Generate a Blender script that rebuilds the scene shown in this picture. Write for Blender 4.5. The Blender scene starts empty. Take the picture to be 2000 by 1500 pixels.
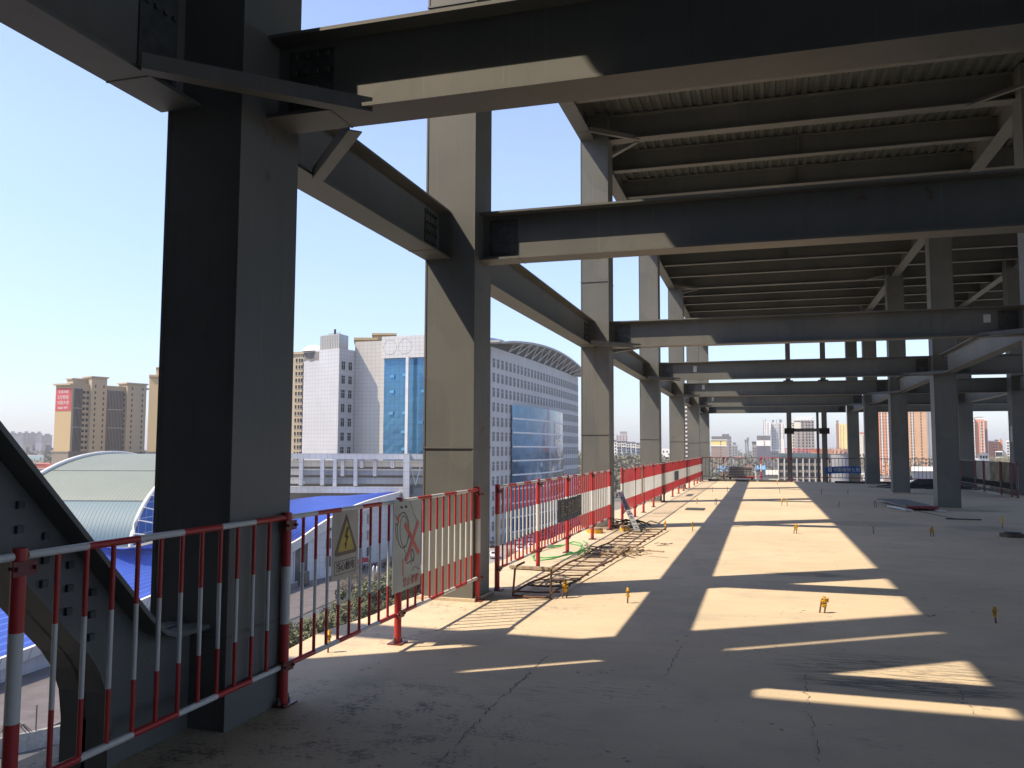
import bpy, bmesh, math, random
from mathutils import Vector, Matrix
R = math.radians
random.seed(7)
S = bpy.context.scene
# ------------------------------------------------------------ camera
YAW, PIT, ROL, FPX, H = -0.2904, 0.0763, 0.0037, 1630.65, 1.62
cy, sy = math.cos(YAW), math.sin(YAW)
cp, sp = math.cos(PIT), math.sin(PIT)
cr, sr = math.cos(ROL), math.sin(ROL)
RT0 = Vector((cy, -sy, 0)); F0 = Vector((sy, cy, 0)); Z = Vector((0, 0, 1))
FW = F0 * cp + Z * sp; UP0 = F0 * -sp + Z * cp
RT = RT0 * cr + UP0 * sr; UP = RT0 * -sr + UP0 * cr
cam = bpy.data.cameras.new('camera'); co = bpy.data.objects.new('camera', cam)
S.collection.objects.link(co); S.camera = co
M3 = Matrix((RT, UP, -FW)).transposed()
co.matrix_world = Matrix.Translation((0, 0, H)) @ M3.to_4x4()
cam.sensor_width = 36; cam.lens = 36 * FPX / 2000; cam.clip_start = 0.05; cam.clip_end = 12000
CAM = Vector((0, 0, H))
def ray(x, y):
    return RT * ((x - 1000) / FPX) + UP * ((750 - y) / FPX) + FW
def at(x, y, D):          # the point seen at photo pixel x, y whose level distance ahead is D metres
    r = ray(x, y); return CAM + r * (D / r.dot(F0))
def pc(xc, D, z=0):       # xc metres right of the view line, D metres ahead
    p = RT0 * xc + F0 * D; return Vector((p.x, p.y, z))
def xat(x, D): return (at(x, 875, D) - CAM).dot(RT0)
# ------------------------------------------------------------ light
SUN = Vector((-0.62, -0.43, 1.0)).normalized()      # towards the sun
w = bpy.data.worlds.new('World'); S.world = w; w.use_nodes = True
nt = w.node_tree; bg = nt.nodes['Background']
sky = nt.nodes.new('ShaderNodeTexSky'); sky.sky_type = 'NISHITA'; sky.sun_disc = False
sky.sun_elevation = math.asin(SUN.z); sky.sun_rotation = math.atan2(SUN.x, SUN.y)
sky.air_density = 1.1; sky.dust_density = .7; sky.ozone_density = 3.0; sky.altitude = 50
hz = nt.nodes.new('ShaderNodeHueSaturation'); hz.inputs['Saturation'].default_value = .8
mu = nt.nodes.new('ShaderNodeMix'); mu.data_type = 'RGBA'; mu.blend_type = 'MULTIPLY'; mu.inputs[0].default_value = 1; mu.inputs[7].default_value = (.84, .86, 1.0, 1)
nt.links.new(sky.outputs[0], hz.inputs['Color']); nt.links.new(hz.outputs[0], mu.inputs[6]); tc = nt.nodes.new('ShaderNodeTexCoord'); sz_ = nt.nodes.new('ShaderNodeSeparateXYZ'); nt.links.new(tc.outputs['Generated'], sz_.inputs[0])
mr0 = nt.nodes.new('ShaderNodeMapRange')            # dusty horizon: a little darker and greyer low down
for i, v in ((1, 0.), (2, .32), (3, .74), (4, 1.)): mr0.inputs[i].default_value = v
nt.links.new(sz_.outputs[2], mr0.inputs[0]); vs_ = nt.nodes.new('ShaderNodeVectorMath'); vs_.operation = 'SCALE'
nt.links.new(mu.outputs[2], vs_.inputs[0]); nt.links.new(mr0.outputs[0], vs_.inputs['Scale']); nt.links.new(vs_.outputs[0], bg.inputs[0]); bg.inputs[1].default_value = 0.087
sl = bpy.data.lights.new('sun', 'SUN'); sl.energy = 2.32; sl.angle = R(0.53); sl.color = (1, 0.84, 0.63)
so = bpy.data.objects.new('sun', sl); S.collection.objects.link(so)
so.rotation_euler = SUN.to_track_quat('Z', 'Y').to_euler(); so.location = (-20, -15, 40)
S.view_settings.view_transform = 'Standard'; S.view_settings.look = 'None'
S.view_settings.exposure = 1.7; S.view_settings.gamma = 1
try: S.view_settings.use_curve_mapping = False
except Exception: pass
# ------------------------------------------------------------ helpers
def tag(o, label=None, cat=None, group=None, kind=None):
    if label: o['label'] = label
    if cat: o['category'] = cat
    if group: o['group'] = group
    if kind: o['kind'] = kind
    return o
def thing(name, loc, label, cat, group=None, rz=0):
    o = bpy.data.objects.new(name, None); S.collection.objects.link(o)
    o.location = loc; o.rotation_euler = (0, 0, rz); o.empty_display_size = 0.2
    return tag(o, label, cat, group)
class MB:
    def __init__(s): s.v = []; s.f = []; s.m = []; s.sm = []
    def add(s, vs, fs, m=0, smooth=False):
        b = len(s.v); s.v += [Vector(v) for v in vs]
        for f in fs: s.f.append([i + b for i in f]); s.m.append(m); s.sm.append(smooth)
        return s
    def box(s, x0, x1, y0, y1, z0, z1, m=0):
        return s.add([(x0,y0,z0),(x1,y0,z0),(x1,y1,z0),(x0,y1,z0),(x0,y0,z1),(x1,y0,z1),(x1,y1,z1),(x0,y1,z1)],
            [(0,3,2,1),(4,5,6,7),(0,1,5,4),(1,2,6,5),(2,3,7,6),(3,0,4,7)], m)
    def bar(s, a, b, wx, wz, m=0, up=(0,0,1)):      # rectangular bar from a to b
        a = Vector(a); b = Vector(b); d = (b - a).normalized(); u = Vector(up)
        if abs(d.dot(u)) > .98: u = Vector((0,1,0))
        r = d.cross(u).normalized(); u = r.cross(d).normalized()
        vs = [p + r * (i * wx / 2) + u * (j * wz / 2) for p in (a, b) for i, j in ((-1,-1),(1,-1),(1,1),(-1,1))]
        return s.add(vs, [(3,2,1,0),(4,5,6,7),(0,1,5,4),(1,2,6,5),(2,3,7,6),(3,0,4,7)], m)
    def tube(s, pts, r, n=8, m=0, cap=True):
        pts = [Vector(p) for p in pts]; vs = []; fs = []
        for i, p in enumerate(pts):
            d = (pts[min(i+1, len(pts)-1)] - pts[max(i-1, 0)]).normalized()
            u = Vector((0,0,1)) if abs(d.z) < .9 else Vector((0,1,0))
            a = d.cross(u).normalized(); b = a.cross(d)
            rr = r[i] if isinstance(r, (list, tuple)) else r
            vs += [p + (a * math.cos(2*math.pi*k/n) + b * math.sin(2*math.pi*k/n)) * rr for k in range(n)]
        for i in range(len(pts)-1):
            for k in range(n):
                fs.append((i*n+k, i*n+(k+1)%n, (i+1)*n+(k+1)%n, (i+1)*n+k))
        s.add(vs, fs, m, True)
        if cap: s.add(vs[:n], [tuple(range(n))], m); s.add(vs[-n:], [tuple(range(n))[::-1]], m)
        return s
    def prism(s, poly, axis, a, b, m=0):            # closed outline swept along an axis
        def P(u, v, t): return {'x': (t,u,v), 'y': (u,t,v), 'z': (u,v,t)}[axis]
        n = len(poly); vs = [P(u,v,a) for u,v in poly] + [P(u,v,b) for u,v in poly]
        return s.add(vs, [tuple(range(n))[::-1], tuple(range(n, 2*n))] + [(i,(i+1)%n,(i+1)%n+n,i+n) for i in range(n)], m)
    def mesh(s, name, mats, off=(0,0,0)):
        me = bpy.data.meshes.new(name); o = Vector(off)
        me.from_pydata([v - o for v in s.v], [], s.f)
        for x in (mats if isinstance(mats, (list, tuple)) else [mats]): me.materials.append(x)
        me.polygons.foreach_set('material_index', s.m); me.polygons.foreach_set('use_smooth', s.sm)
        bm = bmesh.new(); bm.from_mesh(me); bmesh.ops.recalc_face_normals(bm, faces=bm.faces); bm.to_mesh(me); bm.free()
        me.update(); return me
    def build(s, name, mats, parent=None, world=True, label=None, origin=None):
        off = (0,0,0)
        if parent is not None and world: off = parent.location
        elif origin is not None: off = origin
        o = bpy.data.objects.new(name, s.mesh(name, mats, off)); S.collection.objects.link(o)
        if parent is not None: o.parent = parent
        elif origin is not None: o.location = origin
        if label: o['label'] = label
        return o
def inst(name, me, parent=None, loc=(0,0,0), rz=0, sc=None):
    o = bpy.data.objects.new(name, me); S.collection.objects.link(o)
    o.location = loc; o.rotation_euler = (0,0,rz)
    if sc: o.scale = sc
    if parent is not None: o.parent = parent
    return o
# ------------------------------------------------------------ materials
def nodes(name):
    m = bpy.data.materials.new(name); m.use_nodes = True
    t = m.node_tree; return m, t, t.nodes['Principled BSDF']
def mixc(t, fac, a, b):
    n = t.nodes.new('ShaderNodeMix'); n.data_type = 'RGBA'
    if isinstance(fac, float): n.inputs[0].default_value = fac
    else: t.links.new(fac, n.inputs[0])
    for i, c in ((6, a), (7, b)):
        if isinstance(c, tuple): n.inputs[i].default_value = (*c[:3], 1)
        else: t.links.new(c, n.inputs[i])
    return n.outputs[2]
def noise(t, scale, detail=4, rough=.55, vec=None, sc3=None, dist=0):
    n = t.nodes.new('ShaderNodeTexNoise'); n.inputs['Scale'].default_value = scale
    n.inputs['Detail'].default_value = detail; n.inputs['Roughness'].default_value = rough
    n.inputs['Distortion'].default_value = dist
    if vec is not None:
        if sc3:
            mp = t.nodes.new('ShaderNodeMapping'); mp.inputs['Scale'].default_value = sc3
            t.links.new(vec, mp.inputs[0]); vec = mp.outputs[0]
        t.links.new(vec, n.inputs['Vector'])
    return n.outputs['Fac']
def ramp(t, src, a, b, ca=0., cb=1.):
    n = t.nodes.new('ShaderNodeMapRange'); n.clamp = True
    for i, v in ((1, a), (2, b), (3, ca), (4, cb)): n.inputs[i].default_value = v
    t.links.new(src, n.inputs[0]); return n.outputs[0]
def math_(t, op, a, b=None):
    n = t.nodes.new('ShaderNodeMath'); n.operation = op
    for i, v in ((0, a), (1, b)):
        if v is None: continue
        if isinstance(v, (int, float)): n.inputs[i].default_value = v
        else: t.links.new(v, n.inputs[i])
    return n.outputs[0]
def coord(t, kind='Object'): return t.nodes.new('ShaderNodeTexCoord').outputs[kind]
def wpos(t): return t.nodes.new('ShaderNodeNewGeometry').outputs['Position']
def bump(t, b, h, strength=.3, dist=.01):
    n = t.nodes.new('ShaderNodeBump'); n.inputs['Strength'].default_value = strength; n.inputs['Distance'].default_value = dist
    t.links.new(h, n.inputs['Height']); t.links.new(n.outputs[0], b.inputs['Normal'])
def plain(name, col, rough=.6, var=.12, scale=3., metal=0., col2=None, vs=None, bmp=0):
    m, t, b = nodes(name)
    n = noise(t, scale, 5, .6, wpos(t), vs)
    c2 = col2 or tuple(max(0, c * (1 - var * 2.2)) for c in col)
    t.links.new(mixc(t, ramp(t, n, .35, .7), col, c2), b.inputs['Base Color'])
    b.inputs['Roughness'].default_value = rough; b.inputs['Metallic'].default_value = metal
    if bmp: bump(t, b, n, bmp, .01)
    return m
def steel_mat():
    m, t, b = nodes('grey steel paint'); P = wpos(t)
    big = noise(t, .7, 5, .6, P); st = noise(t, 2.2, 5, .65, P, (3.5, 3.5, .22)); fine = noise(t, 26, 3, .6, P)
    c = mixc(t, ramp(t, big, .3, .75), (.098, .106, .102), (.152, .151, .137))
    c = mixc(t, ramp(t, st, .56, .8, 0, .5), c, (.075, .073, .065))
    pt = noise(t, .9, 2, .4, P, (1, 1, .6)); c = mixc(t, ramp(t, pt, .575, .585, 0, .3), c, (.165, .16, .15))
    run = noise(t, 5, 4, .6, P, (6, 6, .12)); c = mixc(t, ramp(t, run, .6, .7, 0, .3), c, (.20, .195, .175))
    c = mixc(t, ramp(t, fine, .66, .76, 0, .35), c, (.24, .24, .22))
    sc_ = noise(t, 45, 3, .8, P, (1, 1, .25)); c = mixc(t, ramp(t, sc_, .74, .77, 0, .5), c, (.045, .04, .035))
    r1 = noise(t, 1.3, 6, .75, P); r2 = noise(t, 9, 5, .7, P)
    rust = math_(t, 'MULTIPLY', ramp(t, r1, .62, .69), ramp(t, r2, .5, .58))
    c = mixc(t, rust, c, (.10, .052, .03))
    t.links.new(c, b.inputs['Base Color']); b.inputs['Roughness'].default_value = .55
    bump(t, b, big, .12, .02); return m
STEEL = steel_mat()
WELD = plain('weld seam paint', (.13, .13, .12), .6)
PRIMER = plain('bolted plate paint', (.075, .08, .08), .6, .3, 8)
BOLT = plain('bolt steel', (.07, .07, .065), .5)
STICK = plain('pale sticker', (.6, .6, .58), .6)
def concrete_mat():
    m, t, b = nodes('dusty concrete'); P = wpos(t)
    big = noise(t, .35, 5, .6, P); mid = noise(t, 1.6, 6, .62, P); fine = noise(t, 30, 4, .7, P); trow = noise(t, 1.1, 5, .6, P, (.5, 3.4, 1), 1.2)
    c = mixc(t, ramp(t, big, .3, .72), (.50, .405, .275), (.645, .52, .365))
    c = mixc(t, ramp(t, mid, .5, .72, 0, .5), c, (.36, .32, .25))
    c = mixc(t, ramp(t, trow, .6, .72, 0, .35), c, (.34, .32, .27))
    c = mixc(t, ramp(t, fine, .3, .7, 0, .2), c, (.3, .28, .24))
    # scraped dark patches, each with ragged edges
    d1 = noise(t, .55, 3, .5, P); d2 = noise(t, 7, 6, .78, P, (1, 2.6, 1))
    c = mixc(t, math_(t, 'MULTIPLY', ramp(t, d1, .58, .68), ramp(t, d2, .53, .60, 0, .62)), c, (.13, .13, .115))
    # specks of grit and mortar
    v = t.nodes.new('ShaderNodeTexVoronoi'); v.inputs['Scale'].default_value = 9; v.inputs['Randomness'].default_value = 1
    wv = t.nodes.new('ShaderNodeVectorMath'); wv.operation = 'ADD'; nz = t.nodes.new('ShaderNodeTexNoise'); nz.inputs['Scale'].default_value = 25
    t.links.new(P, nz.inputs['Vector']); sc = t.nodes.new('ShaderNodeVectorMath'); sc.operation = 'SCALE'; sc.inputs['Scale'].default_value = .07
    t.links.new(nz.outputs['Color'], sc.inputs[0]); t.links.new(P, wv.inputs[0]); t.links.new(sc.outputs[0], wv.inputs[1])
    t.links.new(wv.outputs[0], v.inputs['Vector'])
    area = noise(t, .9, 4, .6, P)
    spk = math_(t, 'MULTIPLY', ramp(t, v.outputs['Distance'], .16, .10), ramp(t, area, .47, .6))
    c = mixc(t, math_(t, 'MULTIPLY', spk, .75), c, (.085, .082, .07))
    sx = t.nodes.new('ShaderNodeSeparateXYZ'); t.links.new(P, sx.inputs[0])
    def spot(x0, y0, rx, ry):
        a = math_(t, 'POWER', math_(t, 'DIVIDE', math_(t, 'SUBTRACT', sx.outputs[0], x0), rx), 2.); b2 = math_(t, 'POWER', math_(t, 'DIVIDE', math_(t, 'SUBTRACT', sx.outputs[1], y0), ry), 2.)
        return ramp(t, math_(t, 'ADD', a, b2), 1., .25)
    grit = math_(t, 'ADD', math_(t, 'MULTIPLY', noise(t, 34, 6, .85, P), .55), math_(t, 'MULTIPLY', noise(t, 4.2, 5, .7, P), .45)); streak = noise(t, 9, 6, .75, P, (.35, 3.2, 1), .4)
    for x0, y0, rx, ry, src, lo, hi, amt in ((.95, 6.75, 1.0, .62, streak, .5, .54, .75), (.9, 6.35, .8, .18, streak, .42, .5, .8), (-2.3, 4.7, 1.4, 1.0, grit, .525, .57, .8), (-2.9, 3.4, 1.2, 1.0, grit, .51, .56, .8), (-2.6, 8.2, 1.2, .6, grit, .52, .58, .75),
        (.55, 11.6, .6, .25, streak, .44, .5, .7), (2.2, 19.8, 1.4, .8, streak, .45, .52, .5), (4.4, 19.4, .9, .9, streak, .42, .52, .55), (.1, 9.9, 1.0, .5, grit, .56, .62, .7), (-2.3, 10.4, .9, 1.8, grit, .54, .6, .6), (-2.7, 17.2, .9, 1.4, grit, .44, .54, .75), (-.3, 4.0, 1.4, .9, grit, .57, .61, .7), (1.6, 4.6, 1.1, .8, grit, .56, .6, .65), (5.2, 24.9, 1.2, .6, grit, .4, .5, .6), (-1.2, 5.6, 1.0, .35, streak, .56, .6, .5)):
        c = mixc(t, math_(t, 'MULTIPLY', math_(t, 'MULTIPLY', spot(x0, y0, rx, ry), ramp(t, src, lo, hi)), amt), c, (.12, .115, .095))
    arcs = t.nodes.new('ShaderNodeTexWave'); arcs.wave_type = 'RINGS'; arcs.rings_direction = 'Z'; arcs.inputs['Scale'].default_value = .8; arcs.inputs['Distortion'].default_value = 9; arcs.inputs['Detail'].default_value = 4; arcs.inputs['Detail Scale'].default_value = .7
    t.links.new(P, arcs.inputs['Vector']); c = mixc(t, ramp(t, arcs.outputs['Fac'], .55, 1., 0, .05), c, (.25, .23, .18))
    scr = noise(t, 6, 6, .8, P, (.12, 2.6, 1), 1.5); c = mixc(t, ramp(t, scr, .665, .69, 0, .45), c, (.2, .185, .15)); scr2 = noise(t, 5, 6, .8, P, (2.2, .14, 1), 1.5); c = mixc(t, ramp(t, scr2, .68, .70, 0, .4), c, (.19, .175, .145))
    t.links.new(c, b.inputs['Base Color']); b.inputs['Roughness'].default_value = .92
    hgt = math_(t, 'ADD', math_(t, 'MULTIPLY', mid, .7), math_(t, 'MULTIPLY', fine, .22))
    hgt = math_(t, 'ADD', hgt, math_(t, 'MULTIPLY', spk, .35))
    bump(t, b, hgt, .55, .02); return m
CONC = concrete_mat()
def deck_mat():
    m, t, b = nodes('galvanised decking'); P = wpos(t)
    n = noise(t, 3, 6, .7, P, (1.5, .3, 1)); f = noise(t, 22, 4, .8, P, (1.2, .35, 1))
    c = mixc(t, ramp(t, n, .3, .7), (.082, .092, .088), (.14, .152, .142))
    c = mixc(t, ramp(t, f, .63, .72, 0, .8), c, (.30, .30, .27))
    t.links.new(c, b.inputs['Base Color']); b.inputs['Roughness'].default_value = .5; b.inputs['Metallic'].default_value = .35
    return m
DECK = deck_mat()
def paint(name, col, chip=(.2,.1,.07), amt=.66):
    m, t, b = nodes(name); P = wpos(t)
    n = noise(t, 14, 6, .75, P); d = noise(t, 3, 4, .6, P)
    c = mixc(t, ramp(t, d, .3, .8, 0, .35), col, tuple(x * .6 + .05 for x in col))
    c = mixc(t, ramp(t, n, amt, amt + .04, 0, .85), c, chip)
    t.links.new(c, b.inputs['Base Color']); b.inputs['Roughness'].default_value = .42; return m
RED = paint('red rail paint', (.43, .028, .028), (.33, .2, .16)); WHITE = paint('white rail paint', (.62, .62, .59), (.22, .13, .08))
DRED = paint('dull dark red paint', (.14, .02, .022)); GREYP = paint('grey rail paint', (.09, .09, .09))
RUST = plain('rusty rebar', (.17, .085, .05), .85, .3, 30, col2=(.07, .045, .035))
YEL = plain('yellow tape', (.75, .42, .03), .5, .2, 20); WOOD = plain('weathered timber', (.36, .28, .19), .8, .25, 12, vs=(1, 1, .1))
ALU = plain('bare aluminium', (.62, .62, .62), .35, .1, 5, .6); BLACKM = plain('black bracket', (.02, .02, .02), .5)
# ------------------------------------------------------------ steel frame members
TF = .022
def ibeam(a, b, zb, zt, axis, cpos, label, group, name='steel_beam', wf=.29, ends=True, seed=0, tags=True):
    """H beam along x or y between a and b; flanges, web and bolted end plates are its parts"""
    mid = (a + b) / 2
    loc = (mid, cpos, zb) if axis == 'x' else (cpos, mid, zb)
    t = thing(name, loc, label, 'steel beam', group)
    def bx(mb, l0, l1, c0, c1, z0, z1, m=0):
        return mb.box(l0, l1, cpos + c0, cpos + c1, z0, z1, m) if axis == 'x' else mb.box(cpos + c0, cpos + c1, l0, l1, z0, z1, m)
    bx(MB(), a, b, -wf/2, wf/2, zb, zb + TF).build('flange', STEEL, t)
    bx(MB(), a, b, -wf/2, wf/2, zt - TF, zt).build('flange', STEEL, t)
    bx(MB(), a, b, -.008, .008, zb + TF, zt - TF).build('web', STEEL, t)
    if ends:
        for e, s in ((a, 1), (b, -1)):
            mb = MB(); p0, p1 = sorted((e + s * .08, e + s * .40))
            hz = zt - zb
            for sd in (-1, 1):
                c0, c1 = sorted((sd * .0082, sd * .020)); bx(mb, p0, p1, c0, c1, zb + .07, zt - .07)
                for i in range(4):
                    for j in range(4):
                        l = p0 + .045 + i * (p1 - p0 - .09) / 3; zz = zb + .11 + j * (hz - .22) / 3
                        c0, c1 = sorted((sd * .020, sd * .038)); bx(mb, l - .014, l + .014, c0, c1, zz - .014, zz + .014, 1)
            mb.build('splice_plate', [PRIMER, BOLT], t)
            q = e + s * .45; bx(MB(), q - .006, q + .006, -wf/2 - .003, wf/2 + .003, zb - .004, zb + TF + .003).build('weld_seam', WELD, t)
    return t
def column(x0, x1, y0, y1, z0, z1, label, group, seam=()):
    t = thing('steel_column', ((x0+x1)/2, (y0+y1)/2, max(z0, 0)), label, 'steel column', group)
    mb = MB(); mb.box(x0, x1, y0 + .014, y1 - .014, z0, z1); mb.box(x0, x0 + .019, y0, y0 + .014, z0, z1); mb.box(x1 - .019, x1, y0, y0 + .014, z0, z1)
    mb.box(x0 + .020, x1 - .020, y0 + .006, y0 + .014, z0, z1); mb.box(x0 + .020, x1 - .020, y1 - .014, y1 - .006, z0, z1)
    mb.build('shaft', STEEL, t)
    for z in seam:
        MB().box(x0 - .006, x1 + .006, y0 - .006, y1 + .006, z - .009, z + .009).build('weld_seam', WELD, t)
    if z0 >= 0:
        MB().box(x0 - .04, x1 + .04, y0 - .04, y1 + .04, .002, .03).build('mortar_collar', CONC, t)
    return t
XI, XO = -2.96, -3.54                   # faces of the left column row
ZA0, ZA1, ZB0, ZB1 = 3.69, 4.23, 8.065, 8.60
YG = [4.21, 8.47, 16.8, 25.42, 33.85, 42.3, 50.3]   # near faces
W = .58
G1 = 'box columns of the outer left row'
lab = ['dark box column standing closest to the camera, with a slanting brace welded at its foot',
 'sunlit box column right behind the picture board fence panels',
 'third box column of the left row, beside the rebar ladder and scrap heap',
 'fourth box column of the left row, behind the fence with a timber post',
 'fifth box column of the left row, behind the densely striped fence',
 'sixth box column of the left row, at the far corner of the fence',
 'last column of the left row, beyond the far fence with a small bracket on it']
LC = []
for i, y in enumerate(YG):
    if i == 0: LC.append(column(-3.49, XI, 4.21, 4.865, -.4, 12.5, lab[i], G1, (.53, 5.2)))
    elif i == 6: LC.append(column(XO, XI, y, y + W, -22, ZB1, lab[i], G1, (2.0,)))
    else: LC.append(column(XO, XI, y, y + W, .0, ZB1, lab[i], G1, (1.62 if i == 1 else 5.05, 6.6 if i == 1 else 1.9)))
YR = [8.3, 16.62, 25.42, 33.6, 41.7, 49.8]
XR0, XR1 = 4.59, 5.17
G2 = 'box columns of the inner row on the right'
lab2 = ['inner row column just outside the right edge of the view',
 'pale column cut by the right edge of the picture',
 'largest dark column on the right, with deck boards lying at its foot',
 'dark column between the largest right one and the narrower one by the banner',
 'third dark column right of the blue banner on the fence',
 'farthest inner row column, behind the blue banner, with a slanting patch of light']
for i, y in enumerate(YR):
    column(XR0, XR1, y, y + W, -22 if i == 5 else 0, ZB1, lab2[i], G2, () if i == 0 else (1.9,))
for y, l in ((33.3, 'slim looking column at the end of the right hand fence with a paper notice on it'),
             (41.7, 'column hidden in the far right fence corner')):
    column(8.5, 9.08, y, y + W, 0, ZB1, l, 'box columns of the far right row')
nt_ = MB().box(8.488, 8.4985, 33.40, 33.62, 1.9, 2.45).build('notice', STICK, origin=(8.49, 33.5, 1.9))
tag(nt_, 'pale paper notice stuck on the slim column at right', 'notice')
# level A: beams along x
cen = [4.61, 8.77, 17.09, 25.71, 34.1, 42.55, 50.6]
GX = 'cross beams of the lower level'
nm = ['nearest cross beam, running across the top of the picture with a long lit patch', 'second cross beam from the camera, lit along its lower left web',
 'third cross beam, with a rusty lower flange edge', 'fourth cross beam, with a pale sticker near its left end',
 'fifth cross beam, seen between the fourth and sixth', 'sixth cross beam, above the far fence', 'farthest cross beam, over the open view of the towers']
for i, c in enumerate(cen):
    ibeam(XI, XR0, ZA0, ZA1, 'x', c, nm[i], GX)
    if i >= 1:
        ibeam(XR1, 16, ZA0, ZA1, 'x', c, 'right hand continuation of the ' + ['', 'second', 'third', 'fourth', 'fifth', 'sixth', 'farthest'][i] + ' cross beam, beyond the inner column row', 'cross beams right of the inner row', ends=i in (3, 4))
for i, (a, z) in enumerate(((-1.9, 3.94), (-2.2, 3.99), (-2.3, 3.99))):
    s_ = MB().box(a - .05, a + .05, cen[3+i] - .0185, cen[3+i] - .0095, z - .09 + .08, z + .09 + .08).build('sticker', STICK, origin=(a, cen[3+i], z))
    tag(s_, 'small white sticker on the web of the %s cross beam' % ('fourth', 'fifth', 'sixth')[i], 'sticker', 'stickers on cross beams')
s_ = MB().box(3.95, 4.07, cen[2] - .0185, cen[2] - .0095, 3.95, 4.1).build('sticker', STICK, origin=(4, cen[2], 4)); tag(s_, 'white sticker near the right end of the third cross beam', 'sticker', 'stickers on cross beams')
# level A and B: edge beams along y on the left row
GE = 'edge beams along the left side'
XE = (XO + XO + .29) / 2
seg = [(-3.0, 4.21)] + [(4.865 if i == 0 else YG[i] + W, YG[i+1]) for i in range(6)]
en = ['big edge beam running off the top left corner of the picture', 'edge beam between the nearest column and the second', 'edge beam between the second and third left columns',
      'edge beam between the third and fourth left columns', 'edge beam between the fourth and fifth left columns', 'edge beam between the fifth and sixth left columns', 'edge beam beyond the sixth left column']
for i, (a, b) in enumerate(seg): ibeam(a, b, ZA0, 5.12 if i == 0 else ZA1, 'y', XE, en[i], GE)
for i, (a, b) in enumerate(((4.865, 8.47), (9.05, 16.8), (17.38, 25.42), (26.0, 33.85), (34.43, 42.3), (42.88, 50.3))):
    ibeam(a, b, ZB0, ZB1, 'y', XE, ['upper edge beam over the second bay, out of the picture top', 'upper edge beam framing the patch of sky at top centre', 'upper edge beam between the third and fourth left columns',
        'upper edge beam between the fourth and fifth left columns', 'upper edge beam between the fifth and sixth left columns', 'upper edge beam beyond the sixth left column'][i], 'upper edge beams on the left')
ibeam(2.09, 4.21, ZB0, ZB1, 'y', XE, 'upper edge beam above the camera, out of view', 'upper edge beams on the left', ends=False)
for i in range(1, 5):
    a, b = YR[i] + W, YR[i+1]
    ibeam(a, b, ZA0, ZA1, 'y', 4.88, ['pale lit beam slanting down between the two nearest right columns', 'pale beam slanting from the largest right column to the next', 'short looking beam between the third and fourth right columns',
        'farthest inner row beam over the blue banner'][i-1], 'beams along the inner right row')
for i in range(1, 4):
    a, b = YR[i] + W, YR[i+1]
    ibeam(a, b, ZB0, ZB1, 'y', 4.88, ['upper inner row beam under the decking at the right picture edge', 'upper inner row beam rising to the top of the largest right column', 'upper inner row beam seen above the third cross beam'][i-1], 'upper beams along the inner right row', ends=False)
for a, b, l in ((25.0, 33.3, 'outer right beam running toward the slim column'), (33.88, 41.7, 'outer right beam over the right hand fence')):
    ibeam(a, b, ZA0, ZA1, 'y', 8.79, l, 'beams along the outer right row', ends=False)
    ibeam(a, b, ZB0, ZB1, 'y', 8.79, 'upper ' + l, 'upper beams along the outer right row', ends=False)
# level B: main and secondary beams under the decking
names = {50.6: 'main', 17.09: 'main', 25.71: 'main', 34.1: 'main', 42.55: 'main', 8.77: 'main'}
ys = []
for a, b in zip([8.77, 17.09, 25.71, 34.1, 42.55], [17.09, 25.71, 34.1, 42.55, 50.6]):
    ys += [a + (b - a) * k / 4 for k in range(4)]
ys.append(50.6)
ordn = ['first','second','third','fourth','fifth','sixth','seventh','eighth','ninth','tenth','eleventh','twelfth','thirteenth','fourteenth','fifteenth','sixteenth','seventeenth','eighteenth','nineteenth','twentieth','twenty first','twenty second']
for k, y in enumerate(ys):
    main = any(abs(y - q) < .01 for q in names)
    zb = ZB0 if main else 8.14
    for x0, x1, sd in ((XI if main else XE + .02, XR0 if main else 4.86, 'left'), (XR1 if main else 4.90, 16, 'right')):
        t = ibeam(x0, x1, zb, ZB1 - (.0 if main else .0), 'x', y, '%s %s joist under the upper decking counting away from the camera, %s bay' % (ordn[k], 'deep' if main else 'shallow', sd), 'joists under the upper decking', name='floor_joist', wf=.28 if main else .2, ends=False)
        t['category'] = 'joist'
        if not main and sd == 'left':
            MB().box(.9, .912, y - .1, y + .1, zb + TF, ZB1 - TF).build('stiffener', STEEL, t)
# upper decking: trapezoidal sheet with concrete above
def decking(x0, x1, y0, y1, z, name, label=None):
    mb = MB(); n = int((x1 - x0) / .2); st = (x1 - x0) / n
    xs = []
    for i in range(n):
        a = x0 + i * st
        xs += [(a, z), (a + st * .42, z), (a + st * .5, z + .032), (a + st * .92, z + .032)]
    xs.append((x1, z))
    vs = []; fs = []
    for x, zz in xs: vs += [(x, y0, zz), (x, y1, zz)]
    for i in range(len(xs) - 1): fs.append((2*i, 2*i+1, 2*i+3, 2*i+2))
    mb.add(vs, fs)
    mb.add([(x0,y0,z),(x1,y0,z),(x1,y1,z),(x0,y1,z),(x0,y0,z+.13),(x1,y0,z+.13),(x1,y1,z+.13),(x0,y1,z+.13)], [(4,5,6,7),(0,1,5,4),(1,2,6,5),(2,3,7,6),(3,0,4,7)], 1)
    return tag(mb.build(name, [DECK, CONC], origin=(x0, y0, z)), kind='structure')
decking(-3.52, 9.1, -6.0, 51.0, ZB1 + .003, 'ceiling')
decking(9.1, 16, -6.0, 51.0, ZB1 + .003, 'ceiling')
decking(-3.52, 16, -14.0, -6, ZB1 + .003, 'ceiling')
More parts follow.
